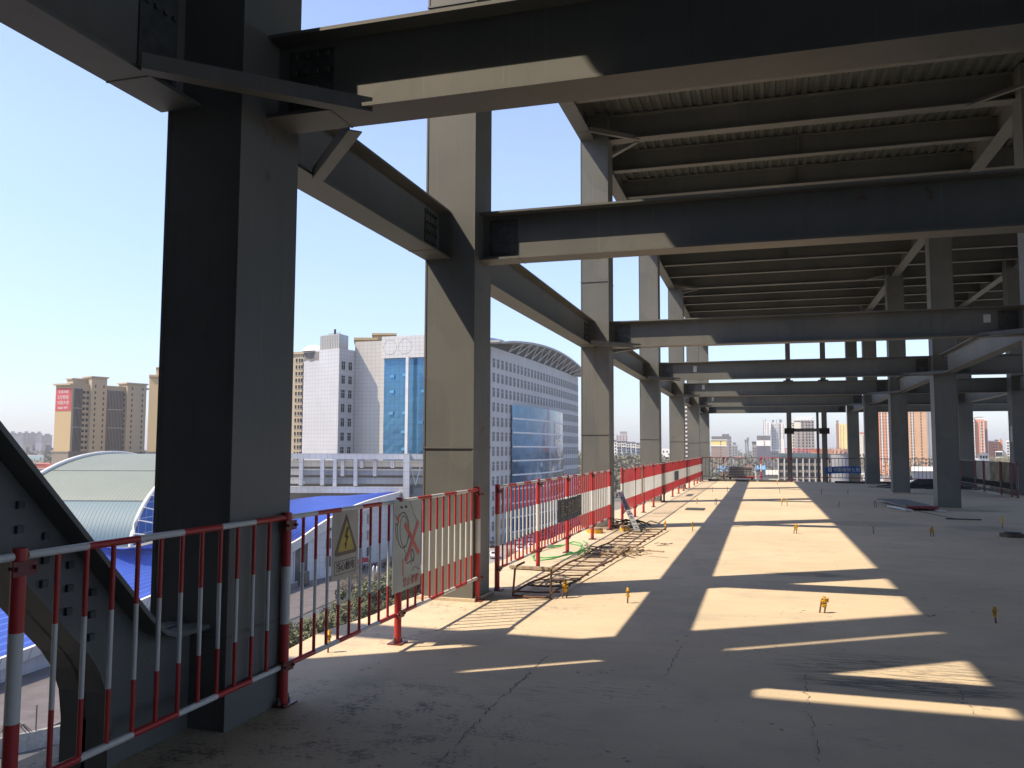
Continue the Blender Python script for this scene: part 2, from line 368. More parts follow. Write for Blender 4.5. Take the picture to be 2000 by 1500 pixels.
# parts of the building behind the camera that shade the floor
decking(-16, -3.53, -14.0, 2.08, ZB1 + .003, 'ceiling')
column(-5.9, -5.35, 3.61, 4.10, -22, 13.0, 'column of the projecting wing, outside the left edge of the view', 'columns of the wing behind the camera')
ibeam(-16, -5.35, 7.62, 8.15, 'x', 3.47, 'high beam of the wing behind the camera, out of view', 'beams of the wing behind the camera', ends=False)
tag(MB().box(-16, -5.95, 1.75, 1.95, -22, ZB1).build('shade_wall', plain('dark shade wall', (.12, .12, .115), .9, .15, 2), origin=(-9, 1.9, 0)), 'unseen dark wall added left of the camera to block ambient light', 'wall')  # unseen wall added to keep skylight off the nearest steel
tag(MB().box(-5.95, -5.75, -7.9, 1.75, -22, ZB1).build('shade_side_wall', bpy.data.materials['dark shade wall'], origin=(-5.8, -3, 0)), 'unseen dark side wall added left behind the camera to block ambient light', 'wall')  # second unseen wall, added to darken the near steel from the left
# ------------------------------------------------------------ floor slab
fl = MB(); vs = []; NY = 200
for j in range(NY + 1):
    y = -6 + 50.2 * j / NY
    e = .03 * math.sin(y * 1.7) + .03 * math.sin(y * 4.3 + 1)
    vs += [(-3.68 + e, y, 0), (-2.4, y, 0), (9.15, y, 0)]
fl.add(vs, [(3*j+k, 3*j+k+1, 3*j+k+4, 3*j+k+3) for j in range(NY) for k in (0, 1)])
fl.add([(9.15,-6,0),(16.2,-6,0),(16.2,33.3,0),(9.15,33.3,0)], [(0,1,2,3)])
fl.box(-3.62, 9.12, -6, 44.15, -.24, -.02); fl.box(9.13, 16.2, -6, 33.3, -.24, -.02); fl.box(-16, 16.2, -14, -6.01, -.24, 0); fl.box(-16, -3.75, -5.99, 1.0, -.24, 0)
tag(fl.build('floor', CONC), kind='structure')
BLOCK = plain('grey block wall', (.3, .29, .27), .9, .15, 3)
tag(MB().box(-16, 16, -8.2, -8, .003, ZB1).build('rear_shade_wall', BLOCK, origin=(0, -8, 0)), 'long grey block wall added unseen behind the camera to lower ambient light', 'wall')  # out of view, added to cut the ambient light from behind
floor_o = [o for o in S.objects if o.name == 'floor'][0]
def onfloor(x, y): q_ = ray(x, y); q_ = CAM + q_ * (-H / q_.z); return q_
CRK = plain('dark crack', (.11, .10, .08), .95, .2, 20)  # dark colour of the crack lines drawn on the slab
def crack(px, wd, sd):
    rd = random.Random(sd); P_ = [onfloor(*q) for q in px]; pts = []
    for a, b in zip(P_, P_[1:]):
        n = max(2, int((b - a).length / .035))
        for k in range(n): q = a.lerp(b, k / n); pts.append(q + Vector((rd.gauss(0, .009), rd.gauss(0, .009), 0)))
    mb = MB()
    for i, (a, b) in enumerate(zip(pts, pts[1:])):
        if rd.random() < .16: continue
        d = (b - a).normalized(); r_ = Vector((-d.y, d.x, 0)); w0 = wd * rd.uniform(.15, .8); z = Z * .0025
        mb.add([a - r_*w0 + z, b - r_*w0*.8 + z, b + r_*w0*.8 + z, a + r_*w0 + z], [(0,1,2,3)])
    mb.build('crack', CRK, floor_o, False)
crack([(850,1500),(880,1465),(915,1427),(943,1398),(971,1370),(1002,1346),(1027,1321),(1058,1290),(1083,1272)], .006, 1)
crack([(1573,1311),(1576,1339),(1583,1395),(1590,1426),(1597,1458),(1597,1496)], .005, 2)
crack([(1867,1342),(1890,1375),(1923,1412)], .004, 3); crack([(1300,1320),(1318,1285),(1330,1262)], .006, 4); crack([(790,1245),(850,1232),(905,1215)], .005, 5)
# ------------------------------------------------------------ slanting brace at the near column
br = thing('diagonal_brace', (-3.22, 3.9, 0), 'dark slanting brace from the foot of the nearest column out of the left edge', 'steel brace')
top = [(4.21, .60), (4.02, .60), (3.93, .605), (3.86, .63), (3.79, .68), (3.70, .765)] + [(.60, 3.69 + .22)]
dep = .40
low = [(.60, 3.69 - .28), (3.20, .60 + .14), (3.30, .635), (3.37, .54), (3.42, .42), (3.44, .28), (3.44, -.30)]
low[1] = (3.12, .82)
web = top + low + [(4.21, -.30)]
MB().prism(web, 'x', -3.225, -3.205).build('web', STEEL, br)
def strip(path, t, x0, x1, name):
    mb = MB(); n = len(path); off = []
    for i, p in enumerate(path):
        a = Vector(path[max(i-1,0)]); b = Vector(path[min(i+1,n-1)]); d = (b - a).normalized(); nn = Vector((-d.y, d.x)) * t
        off.append((p[0] + nn.x, p[1] + nn.y))
    vs = [(x, *q) for x in (x0, x1) for q in path] + [(x, *q) for x in (x0, x1) for q in off]
    fs = []
    for i in range(n - 1):
        fs += [(i, i+1, n+i+1, n+i), (2*n+i, 3*n+i, 3*n+i+1, 2*n+i+1), (i, 2*n+i, 2*n+i+1, i+1), (n+i, n+i+1, 3*n+i+1, 3*n+i)]
    fs += [(0, n, 3*n, 2*n), (n-1, 3*n-1, 4*n-1, 2*n-1)]
    mb.add(vs, fs); return mb.build(name, STEEL, br)
strip(top, .024, -3.36, -3.07, 'flange'); strip(low, .024, -3.36, -3.07, 'flange')
for i in range(4):
    for j in range(3):
        y = 2.99 + i * .15; z = .765 + (3.70 - y) * 1.017 - .13 - j * .11
        MB().box(-3.204, -3.186, y - .017, y + .017, z - .017, z + .017).build('bolt', PRIMER, br)
# horizontal knee angles at the beam corners
def knee(a, b, z, label, dz=.09):
    a = Vector((*a, z)); b = Vector((*b, z)); t = thing('knee_brace', (a + b) / 2, label, 'steel angle', 'knee braces at beam corners')
    MB().bar(a, b, .09, .009).build('flat_leg', STEEL, t); d = (b - a).normalized(); r = d.cross(Z)
    MB().bar(a + r * .04 + Z * .045, b + r * .04 + Z * .045, .009, .08).build('upright_leg', STEEL, t)
knee((-3.22, 3.66), (-2.28, 4.55), 3.674, 'angle brace crossing in front of the nearest column head')
knee((-3.24, 5.60), (-2.50, 4.78), 3.674, 'angle brace behind the nearest cross beam, against the sky')
for i in (2, 3, 4, 5):
    y = cen[i]; o = ['', '', 'third', 'fourth', 'fifth', 'sixth'][i]
    knee((-3.26, y - .78), (-2.38, y + .02), ZA0 - .014, 'near side angle brace under the %s cross beam at the left row' % o)
    if i == 2: knee((-3.26, y + .9), (-2.42, y + .1), ZA0 - .014, 'far side angle brace under the third cross beam at the left row')
    knee((4.86, y - .85), (3.80, y - .02), ZA0 - .014, 'angle brace under the %s cross beam at the inner right row' % o)
    if i < 5:
        knee((-3.26, y - .78), (-2.36, y), ZB0 - .014, 'near side angle brace under the upper %s frame at the left row' % o)
        knee((-3.1, y + .86), (-2.4, y + .1), ZB0 - .014, 'far side angle brace under the upper %s frame at the left row' % o)
        knee((4.6, y - .75), (3.80, y - .02), ZB0 - .014, 'angle brace under the upper %s frame at the inner right row' % o)
# frame of posts beyond the far edge
pf = thing('stair_frame', (2.2, 46, -22), 'dark frame of two slim posts and a crossbar beyond the far fence', 'steel frame')
for x0, x1 in ((1.26, 1.50), (2.98, 3.23)):
    mb = MB(); mb.box(x0, x1, 45.9, 45.92, -22, 8.0); mb.box(x0, x1, 46.1, 46.12, -22, 8.0); mb.box((x0+x1)/2-.01, (x0+x1)/2+.01, 45.92, 46.1, -22, 8.0)
    mb.build('post', STEEL, pf)
    for z in (2.4, 4.9): MB().box(x0 - .12, x1 + .12, 45.86, 46.16, z, z + .3).build('bracket', BLACKM, pf)
MB().box(1.5, 2.98, 45.93, 46.09, 2.52, 2.68).build('crossbar', STEEL, pf)
MB().box(2.74, 2.86, 46.3, 46.42, -22, 4.2).build('rear_post', STEEL, pf)
# ------------------------------------------------------------ guard rails
XF = -2.925
ZR0, ZR1 = .24, 1.17
def band_tube(mb, z0, z1, r, n=8, bands=((0, .5, 0), (.5, .86, 1), (.86, 2, 0))):
    for a, b, m in bands:
        a, b = max(a, z0), min(b, z1)
        if b > a: mb.tube([(0,0,a), (0,0,b)], r, n, m)
_m = MB(); band_tube(_m, ZR0, ZR1, .0115, 8); BAL = _m.mesh('baluster', [RED, WHITE])
_m = MB(); band_tube(_m, 0, 1.2, .030, 12); POST = _m.mesh('tube', [RED, WHITE])
_m = MB(); _m.box(-.075,.075,-.06,.06,0,.01)
BASE = _m.mesh('base_plate', [DRED]); _m = MB(); _m.tube([(0,0,.01),(0,0,.03)], .016, 6); _m.tube([(0,0,.03),(0,0,.055)], .008, 6); ANCH = _m.mesh('anchor_bolt', [BOLT])
_m = MB()
z = 0; _m.box(-.06,.06,-.035,-.029,z-.03,z+.03); _m.tube([(-.045,-.05,z),(-.045,.0,z)], .010, 6); _m.tube([(.045,-.05,z),(.045,.0,z)], .010, 6)
BRK = _m.mesh('bracket', [DRED])
_m = MB(); _m.tube([(0,0,ZR0),(0,0,ZR1)], .011, 6); GBAL = _m.mesh('baluster', [GREYP])
_m = MB(); _m.tube([(0,0,.06),(0,0,ZR1)], .017, 6); GBAL2 = _m.mesh('baluster', [BLACKM])
_m = MB(); band_tube(_m, 0, 1.2, .033, 10, ((0,.25,0),(.25,.5,1),(.5,.8,0),(.8,1.3,0))); GPOST = _m.mesh('tube', [DRED, GREYP])
def gpost(x, y, label, rz=0, me=POST, base=True, group='posts of the left guard rail'):
    t = thing('guardrail_post', (x, y, .002), label, 'fence post', group, rz + R(90))
    inst('tube', me, t); 
    if base:
        bp_ = inst('base_plate', BASE, t)
        for q_ in (-.055, .055): inst('anchor_bolt', ANCH, bp_, (q_, 0, 0))
    inst('bracket', BRK, t, (0, 0, ZR0)); inst('bracket', BRK, t, (0, 0, ZR1 - .05))
    return t
def gpanel(p, q, label, bal=BAL, mats=(RED, WHITE), group='fence panels along the left edge', sp=.175, off=.0, toe=False, seglen=.34):
    p = Vector((*p, 0)); q = Vector((*q, 0)); L = (q - p).length - .07; d = (q - p).normalized(); a = p + d * .035
    t = thing('guard_fence', a, label, 'fence panel', group, math.atan2(d.y, d.x))
    for z in (ZR0, ZR1):
        mb = MB(); n = max(1, round(L / seglen)); 
        for i in range(n): mb.tube([(L*i/n, 0, z), (L*(i+1)/n, 0, z)], .0175, 10, (i + (1 if z > 1 else 0)) % 2)
        mb.build('rail', list(mats), t, world=False)
    n = int(L / sp); st = L / (n + 1)
    for i in range(n): inst('baluster', bal, t, (st * (i + 1), 0, 0))
    if toe: MB().box(0, L, .02, .035, .27, .46).build('toe_board', DRED, t, world=False)
    return t
P = [2.745, 4.765, 6.50, 8.53]
pn = ['post at the lower left corner of the picture, thick and close', 'post in front of the nearest column', 'post below the two picture boards, with a splayed base', 'post leaning close to the second column, brightly lit']
for y, l in zip(P, pn): gpost(XF, y, 'red and white ' + l)
for i, l in enumerate(('in front of the nearest column, seen against the blue roof', 'carrying the lightning warning board', 'between the cartoon board and the second column')):
    gpanel((XF, P[i]), (XF, P[i+1]), 'red and white fence panel ' + l)
gpanel((XF, .9), (XF, P[0]), 'red and white fence panel starting at the lower left corner')
P2 = [9.22, 11.04, 12.82, 14.82, 16.62]
o5 = ['first', 'second', 'third', 'fourth', 'fifth']
for i, y in enumerate(P2): gpost(XF, y, '%s red and white post of the fence between the second and third columns' % o5[i])
for i in range(4): gpanel((XF, P2[i]), (XF, P2[i+1]), '%s red and white panel of the fence between the second and third columns' % o5[i])
P3 = [18.03, 19.9, 21.4, 23.44, 26.05, 28.61, 30.73, 32.74, 35.28, 37.94, 39.73, 41.6, 43.15]
for i, y in enumerate(P3): gpost(XF + .02, y, '%s post of the dense striped fence beyond the third column' % ordn[i])
for i in range(12): gpanel((XF + .02, P3[i]), (XF + .02, P3[i+1]), '%s panel of the dense striped fence beyond the third column' % ordn[i])
pk = MB().box(-2.885, -2.86, 20.9, 21.02, .42, 1.16).build('timber_board', WOOD, origin=(-2.9, 20.96, .42)); tag(pk, 'narrow weathered timber board tied upright to the striped fence', 'timber board')
gb = MB().box(-2.868, -2.858, 28.9, 30.3, .52, .84).build('banner', plain('grey cloth', (.12, .13, .15), .9), origin=(-2.91, 29.6, .6)); tag(gb, 'small grey cloth banner on the far part of the striped fence', 'banner')
XFF = [-2.93, -1.85, -.06, 1.33, 3.0, 4.7, 6.5, 8.2]; YF = 43.2
for i, x in enumerate(XFF[1:]): gpost(x, YF, '%s post of the far fence counting from the left' % ordn[i], R(-90), GPOST if i > 1 else POST, group='posts of the far fence')
for i in range(7): gpanel((XFF[i], YF), (XFF[i+1], YF), '%s panel of the far fence counting from the left' % ordn[i], GBAL, (GREYP, DRED if i > 2 else RED), 'panels of the far fence', seglen=.9)
YS = [43.15, 40.22, 37.68, 36.29, 33.9, 32.6, 31.9]
for i, y in enumerate(YS): gpost(8.2, y, '%s dull red post of the fence on the right counting from its far corner' % ordn[i], 0, GPOST, group='posts of the right hand fence')
for i in range(6): gpanel((8.2, YS[i]), (8.2, YS[i+1]), '%s panel of the right hand fence counting from its far corner' % ordn[i], GBAL2, (GREYP, DRED), 'panels of the right hand fence', toe=True)
# ------------------------------------------------------------ text helper
def text_mesh(body, size, mat, name, parent, loc, rot, depth=.002, align='CENTER', sx=1):
    c = bpy.data.curves.new(name, 'FONT'); c.body = body; c.size = size; c.align_x = align; c.align_y = 'CENTER'; c.extrude = depth; c.resolution_u = 3
    tmp = bpy.data.objects.new('tmp', c); S.collection.objects.link(tmp); bpy.context.view_layer.update()
    me = bpy.data.meshes.new_from_object(tmp.evaluated_get(bpy.context.evaluated_depsgraph_get())); me.name = name
    bpy.data.objects.remove(tmp); me.materials.clear(); me.materials.append(mat)
    o = bpy.data.objects.new(name, me); S.collection.objects.link(o); o.location = loc; o.rotation_euler = rot; o.scale = (sx, 1, 1)
    if parent is not None: o.parent = parent
    return o
ROTX = (R(90), 0, R(90))      # text upright, read from +x
INK = plain('black ink', (.035, .03, .025), .6); SIGNW = plain('faded sign board', (.47, .42, .35), .5, .12, 4)
SIGNY = plain('faded yellow', (.55, .40, .05), .5, .15, 6); BROWN = plain('brown border', (.12, .075, .05), .5)
t = thing('warning_sign', (-2.925, 5.525, .68), 'rectangular electric shock warning board with a yellow triangle, on the fence', 'sign')
MB().box(-2.926, -2.922, 5.33, 5.72, .68, 1.155).build('board', SIGNW, t)
def flat(poly, x0, x1, name, mat, par): return MB().prism(poly, 'x', x0, x1).build(name, mat, par)
def rtri(cyy, z0, hw, hh, r=.02):
    return [(cyy - hw + r, z0), (cyy + hw - r, z0), (cyy + hw, z0 + r * .8), (cyy + hw - r * .3, z0 + r * 1.8), (cyy + r * .6, z0 + hh - r * .8), (cyy, z0 + hh), (cyy - r * .6, z0 + hh - r * .8), (cyy - hw + r * .3, z0 + r * 1.8), (cyy - hw, z0 + r * .8)]
flat(rtri(5.53, .845, .168, .295), -2.922, -2.9205, 'triangle_border', BROWN, t)
flat(rtri(5.53, .872, .122, .215, .01), -2.9205, -2.919, 'triangle', SIGNY, t)
flat([(5.540, 1.045), (5.565, 1.035), (5.535, .985), (5.562, .975), (5.528, .925), (5.538, .925), (5.520, .885), (5.505, .93), (5.515, .928), (5.532, .962), (5.505, .972)], -2.919, -2.9175, 'lightning_bolt', INK, t)
for y0, y1, z0, z1 in ((5.36, 5.69, .805, .810), (5.36, 5.69, .712, .717), (5.36, 5.365, .717, .805), (5.685, 5.69, .717, .805)):
    pass
mb = MB()
for y0, y1, z0, z1 in ((5.365, 5.685, .805, .809), (5.365, 5.685, .712, .716), (5.361, 5.365, .712, .809), (5.685, 5.689, .712, .809)): mb.box(-2.922, -2.9208, y0, y1, z0, z1)
mb.build('text_border', INK, t)
text_mesh('当心触电', .072, INK, 'lettering', t, (.0045, 0, .082), ROTX, .0006); t.location.x += .016
# cartoon safety board (generic helmeted figure crossed out)
t = thing('safety_sign', (-2.905, 6.6, .43), 'tall bent safety board with a helmet drawing crossed out in red', 'sign')
SIGNG = plain('pale green board', (.42, .45, .40), .45, .12, 3); REDI = plain('faded red ink', (.62, .13, .09), .6, .1, 10)
MB().box(-2.907, -2.903, 6.30, 6.88, .43, 1.17).build('board', SIGNG, t)
def line(pts, wd, name, mat, x=-2.9025, closed=False):
    mb = MB(); q = [Vector((x, *p)) for p in pts]
    if closed: q.append(q[0])
    for a, b in zip(q, q[1:]): mb.bar(a, b, wd, .001, up=(1,0,0))
    return mb.build(name, mat, t)
el = lambda cy_, cz, a, b, tl=0, n=20, s0=0, s1=360: [(cy_ + a*math.cos(R(s0+(s1-s0)*k/n))*math.cos(tl) - b*math.sin(R(s0+(s1-s0)*k/n))*math.sin(tl), cz + a*math.cos(R(s0+(s1-s0)*k/n))*math.sin(tl) + b*math.sin(R(s0+(s1-s0)*k/n))*math.cos(tl)) for k in range(n+1)]
line(el(6.50, .93, .12, .15, .2), .009, 'helmet_outline', INK); line(el(6.52, .92, .085, .13, .2), .007, 'helmet_outline', INK)
line([(6.38, .98), (6.35, 1.0), (6.345, .95), (6.36, .90), (6.37, .86)], .008, 'hand_outline', INK)
line([(6.52, .77), (6.56, .73), (6.54, .68), (6.60, .64), (6.66, .66), (6.68, .62)], .008, 'body_outline', INK)
line([(6.63, 1.165), (6.66, 1.12), (6.69, 1.1), (6.70, 1.05), (6.745, 1.03), (6.78, .99)], .004, 'cloud_outline', INK)
line([(6.70, .57), (6.74, .595), (6.79, .59), (6.83, .565), (6.875, .57)], .005, 'cloud_outline', INK)
line(el(6.70, .70, .03, .05, .3), .02, 'boot', plain('grey ink', (.15, .18, .18), .6))
line([(6.33, 1.07), (6.40, 1.0)], .006, 'flag_pole', INK); flat([(6.36, 1.04), (6.42, 1.075), (6.41, .99)], -2.903, -2.9015, 'flag', REDI, t)
line([(6.53, .98), (6.84, .70)], .045, 'red_cross', REDI, -2.9015); line([(6.82, .98), (6.56, .66)], .045, 'red_cross', REDI, -2.9007); line([(6.50, .69), (6.51, .55)], .02, 'red_stroke', REDI)
text_mesh('禁止攀爬', .085, REDI, 'lettering', t, (.0035, .07, .06), ROTX, .0006); t.location.x += .016
# cloth banner seen from behind between posts of the second fence
t = thing('cloth_banner', (-2.92, 12.83, .69), 'weathered dark grey cloth banner with pale reversed lettering tied to the fence', 'banner')
vs = []; n = 24
for k in range(n + 1):
    y = 12.01 + 1.65 * k / n; xx = -2.925 + .008 * math.sin(k * .8); zz = .015 * math.sin(k / n * 3.1)
    vs += [(xx, y, .525 - zz), (xx, y, .86 - zz), (xx - .003, y, .525 - zz), (xx - .003, y, .86 - zz)]
MB().add(vs, [(4*k, 4*k+4, 4*k+5, 4*k+1) for k in range(n)] + [(4*k+2, 4*k+3, 4*k+7, 4*k+6) for k in range(n)], 0, True).build('cloth', plain('grey banner cloth', (.11, .12, .14), .85, .2, 6), t)
o = text_mesh('中国建筑七局', .24, plain('pale banner lettering', (.27, .26, .23), .8), 'lettering', t, (.014, 0, 0), ROTX, .001); o.scale = (-1, 1, 1); t.location.x += .045
t = thing('cloth_banner', (3.72, 43.12, .62), 'blue cloth banner with white lettering hung on the far fence', 'banner')
vs = []; n = 30
for k in range(n + 1):
    x = 2.9 + 1.62 * k / n; yy = 43.12 + .01 * math.sin(k * .9); zz = .42 + .05 * math.sin(k / n * 2.2)
    vs += [(x, yy, zz), (x, yy, zz + .33), (x, yy + .004, zz), (x, yy + .004, zz + .33)]
BLUEB = plain('blue banner cloth', (.015, .11, .36), .7, .1, 6); WL = plain('white lettering', (.75, .75, .74), .7)
MB().add(vs, [(4*k, 4*k+4, 4*k+5, 4*k+1) for k in range(n)] + [(4*k+2, 4*k+3, 4*k+7, 4*k+6) for k in range(n)], 0, True).build('cloth', BLUEB, t)
text_mesh('中国建筑七局', .205, WL, 'lettering', t, (.14, -.02, 0), (R(90), 0, 0), .001)
mb = MB()
for a, b, c, d in ((-.67,-.52,.08,.1),(-.67,-.52,-.09,-.07),(-.67,-.65,-.09,.1),(-.54,-.52,-.09,.1),(-.63,-.56,.04,.055),(-.63,-.56,-.0,.015),(-.63,-.56,-.045,-.03)): mb.box(a, b, -.022, -.018, c, d)
mb.build('emblem', WL, t, world=False)
# ------------------------------------------------------------ things lying on the floor
t = thing('rebar_ladder', (-2.4, 12.8, 0), 'long rusty rebar ladder lying on the floor along the fence', 'rebar ladder')
lad = lambda s, y: (-2.61 + .2 * (y - 8.85) / 7.9 * 1.0 if s == 0 else -2.2 + .37 * (y - 8.85) / 7.9, y)
for s in (0, 1):
    pts = [(*lad(s, 8.85 + 7.9 * k / 24), .055 + .012 * math.sin(k * 1.1 + s)) for k in range(25)]
    MB().tube(pts, .013, 6).build('side_bar', RUST, t)
for k in range(18):
    y = 9.0 + k * .44; a = lad(0, y); b = lad(1, y + .1)
    MB().tube([(a[0] - .03, a[1], .04), ((a[0]+b[0])/2, (a[1]+b[1])/2, .034 + random.uniform(-.01, .01)), (b[0] + .03, b[1], .04)], .010, 6).build('rung', RUST, t)
t = thing('bent_rebar', (-2.4, 8.85, 0), 'two upright rusty rebar hooks joined at the floor by the second column', 'rebar hooks')
MB().tube([(-2.63, 8.86, .01), (-2.60, 8.84, .30), (-2.58, 8.86, .34), (-2.54, 9.0, .36)], .012, 7).build('hook', RUST, t)
MB().tube([(-2.21, 8.88, .01), (-2.20, 8.86, .31), (-2.18, 8.88, .345), (-2.15, 9.0, .36)], .012, 7).build('hook', RUST, t)
MB().tube([(-2.62, 8.84, .02), (-2.4, 8.78, .025), (-2.19, 8.84, .02)], .014, 6).build('tie_bar', RUST, t)
def stub(x, y, h, n, tape, label, lean=0):
    h *= .9; t = thing('pipe_stub' , (x, y, 0), label, 'rebar stub', 'bar stubs sticking out of the floor')
    for k in range(n):
        dx = (k - (n-1)/2) * .045
        MB().tube([(dx, 0, 0), (dx + lean, .01, h * .8), (dx * .6 + lean, 0, h)], .008, 6).build('bar', RUST, t, world=False)
    if tape:
        mb = MB(); rr = []
        for k in range(9):
            a = k / 8; rr.append((lean + .008 * math.sin(k * 2.1), .006 * math.cos(k * 1.7), h * (.45 + .75 * a)))
        mb.tube(rr, [.018, .026, .029, .027, .033, .029, .024, .019, .010] if n > 1 else [.012, .017, .02, .018, .02, .02, .022, .018, .008], 7)
        tc_ = mb.build('tape_cap', YEL, t, world=False)
        if tape > 1: MB().add([(.01, 0, h * .9), (.07, .01, h * 1.12), (.065, .012, h * .75)], [(0, 1, 2)]).build('tape_flag', YEL, tc_, world=False)
ST = [(-2.08, 8.98, .17, 2, 1, 'stub pair wrapped in yellow tape at the end of the rebar ladder'), (-1.38, 8.88, .15, 1, 1, 'short yellow capped stub right of the ladder end, in the shadow gap'),
 (.54, 8.95, .15, 2, 2, 'pair of stubs with a flared yellow tape cap on the sunlit floor'), (2.07, 8.93, .14, 1, 1, 'yellow topped stub alone near the right edge, in shade'),
 (.58, 17.08, .17, 2, 2, 'yellow taped stub pair in the middle of the sunlit strip'), (3.01, 17.32, .17, 2, 1, 'fat yellow taped stub in the shade left of the right picture edge'),
 (2.02, 17.47, .16, 1, 0, 'bare rebar stub standing in the shade beside the sunlit strip'), (-1.86, 16.88, .18, 1, 1, 'yellow tipped stub at the far end of the rebar ladder'),
 (-1.34, 16.95, .16, 1, 1, 'yellow tipped stub a little right of the ladder far end'), (2.02, 25.1, .18, 1, 0, 'thin bare stub behind the shadow edge, further back'), (2.98, 25.2, .22, 2, 0, 'bare stub left of the deck boards'),
 (4.72, 19.57, .22, 1, 1, 'leaning stub with brown cap close to the right edge column'), (-1.31, 24.98, .2, 2, 0, 'stub pair in the sun left of the long beam shadow, far off'),
 (-1.86, 25.25, .16, 1, 1, 'small yellow stub near the dense fence, far off'), (.51, 25.18, .2, 1, 1, 'left one of two yellow stubs close together, far off in the sun'),
 (.66, 25.21, .18, 1, 1, 'right one of two yellow stubs close together, far off in the sun'), (.6, 32.41, .2, 1, 0, 'tiny stub in the far sunlit strip'), (-1.27, 32.47, .22, 1, 0, 'tiny stub left of the far beam shadow'),
 (-1.81, 32.26, .2, 1, 0, 'tiny stub close to the far end of the dense fence'), (.63, 39.71, .2, 1, 1, 'farthest stub in the sun, near the far fence'), (2.03, 32.22, .2, 1, 0, 'thin far stub in shade left of another'), (2.94, 32.56, .2, 1, 0, 'thin far stub in shade in front of the blue banner'),
 (-3.32, 6.05, .16, 1, 1, 'yellow taped stub outside the fence on the slab edge'), (3.6, 24.0, .2, 2, 0, 'small bar stub pair beside the deck boards')]
for x, y, h_, n_, tp, l in ST: stub(x, y, h_, n_, tp, l, random.uniform(-.01, .02))
# scrap heap, leaning perforated bar, valve rings, hose, clumps
t = thing('scrap_heap', (-2.75, 17.3, 0), 'heap of dark wire and bar offcuts at the foot of the third column', 'scrap heap')
for k in range(26):
    x = -2.75 + random.gauss(0, .22); y = 17.25 + random.gauss(0, .35); a = random.uniform(0, 6.28); l = random.uniform(.15, .4); z = random.uniform(.02, .14)
    MB().tube([(x - l*math.cos(a), y - l*math.sin(a), z), (x, y, z + .05), (x + l*math.cos(a), y + l*math.sin(a), max(.01, z - .05))], .011, 5).build('offcut', BOLT if k % 3 else RUST, t)
mb = MB(); a = Vector((-2.95, 17.9, .72)); b = Vector((-2.32, 16.25, .03)); mb.bar(a, b, .10, .03)
for k in range(8):
    q = a.lerp(b, .08 + k * .12); mb.bar(q + Vector((-.02, -.02, .016)), q + Vector((.02, -.05, .014)), .03, .004, 1)
tag(mb.build('perforated_bar', [ALU, BLACKM], origin=(-2.6, 17, .1)), 'pale perforated metal bar leaning on the scrap heap', 'metal bar')
MBt = MB(); MBt.bar((-2.9, 17.9, .62), (-2.5, 16.9, .12), .028, .028); tag(MBt.build('timber_stick', BOLT, origin=(-2.7, 17.5, .5)), 'dark square bar slanting down onto the scrap heap', 'bar')
for x, y, l in ((-3.1, 15.95, 'yellow rimmed pipe ring by the third column on the slab edge'), (-2.62, 16.55, 'smaller yellow ring beside the scrap heap')):
    mb = MB(); mb.tube([(x, y, 0), (x, y, .07)], .16 if x < -3 else .1, 16); mb.tube([(x, y, .07), (x, y, .10)], .15 if x < -3 else .09, 16, 1)
    tag(mb.build('pipe_ring', [YEL, WOOD], origin=(x, y, 0)), l, 'pipe ring')
hp = [(-3.0 + .33 * math.cos(k * .42) * (1 + .25 * math.sin(k * .31)), 12.4 + 1.0 * math.sin(k * .42) + .02 * k, .02 + .012 * (k % 5)) for k in range(34)]
tag(MB().tube(hp, .011, 6).build('hose', plain('green hose', (.10, .42, .12), .5), origin=(-3.1, 12.5, 0)), 'thin green hose coiled loosely behind the fence', 'hose')
def clump(x, y, s, label, mat=WOOD, n=22, nm='debris_clump'):
    mb = MB()
    for k in range(n):
        a = random.uniform(0, 6.28); l = random.uniform(.05, .16) * s; px, py = x + random.gauss(0, .13*s), y + random.gauss(0, .16*s); z = random.uniform(.015, .06) * s
        mb.bar((px - l*math.cos(a), py - l*math.sin(a), z), (px + l*math.cos(a), py + l*math.sin(a), z + random.uniform(-.01, .02)), .02*s, .012*s)
    tag(mb.build(nm, mat, origin=(x, y, 0)), label, 'debris')
clump(-2.1, 13.0, 1.5, 'straw coloured rope and rag clump lying on the middle of the rebar ladder')
clump(-2.45, 9.9, .9, 'small grey rag clump on the near end of the rebar ladder', GREYP)
clump(-1.6, 14.3, .5, 'little dark scrap on the sunlit floor right of the ladder', BOLT, 8)
clump(1.55, 9.05, .25, 'tiny dark stone at the tip of the sunlit strip', BOLT, 5)
tag(MB().bar((-3.27, 10.89, .03), (-2.6, 10.84, .03), .09, .035).build('timber_batten', WOOD, origin=(-2.9, 10.9, 0)), 'pale timber batten lying under the fence across the ladder foot', 'timber')
tag(MB().box(-1.98, -1.5, 22.6, 23.3, .003, .02).build('floor_plate', PRIMER, origin=(-1.7, 23, 0)), 'small dark plate lying on the far sunlit floor', 'steel plate')
for k, (p, q, wd) in enumerate((((3.55, 28.0), (3.86, 24.4), .42), ((3.98, 28.0), (4.22, 24.5), .42))):
    t = thing('deck_board', ((p[0]+q[0])/2, (p[1]+q[1])/2, .03), ('left' if k == 0 else 'right') + ' one of two grey steel deck boards with red ends by the largest right column', 'deck board', 'deck boards on the floor')
    MB().bar((p[0], p[1], .09), (q[0], q[1], .09), wd, .035).build('board', plain('board grey', (.22, .22, .2), .7, .2, 6), t)
    d = (Vector(q) - Vector(p)).normalized(); e = Vector(q) + d * .02
    MB().bar((e.x, e.y, .09), (e.x + d.x * .02, e.y + d.y * .02, .09), wd, .055).build('end_cap', plain('dark red end', (.25, .02, .03), .6), t)
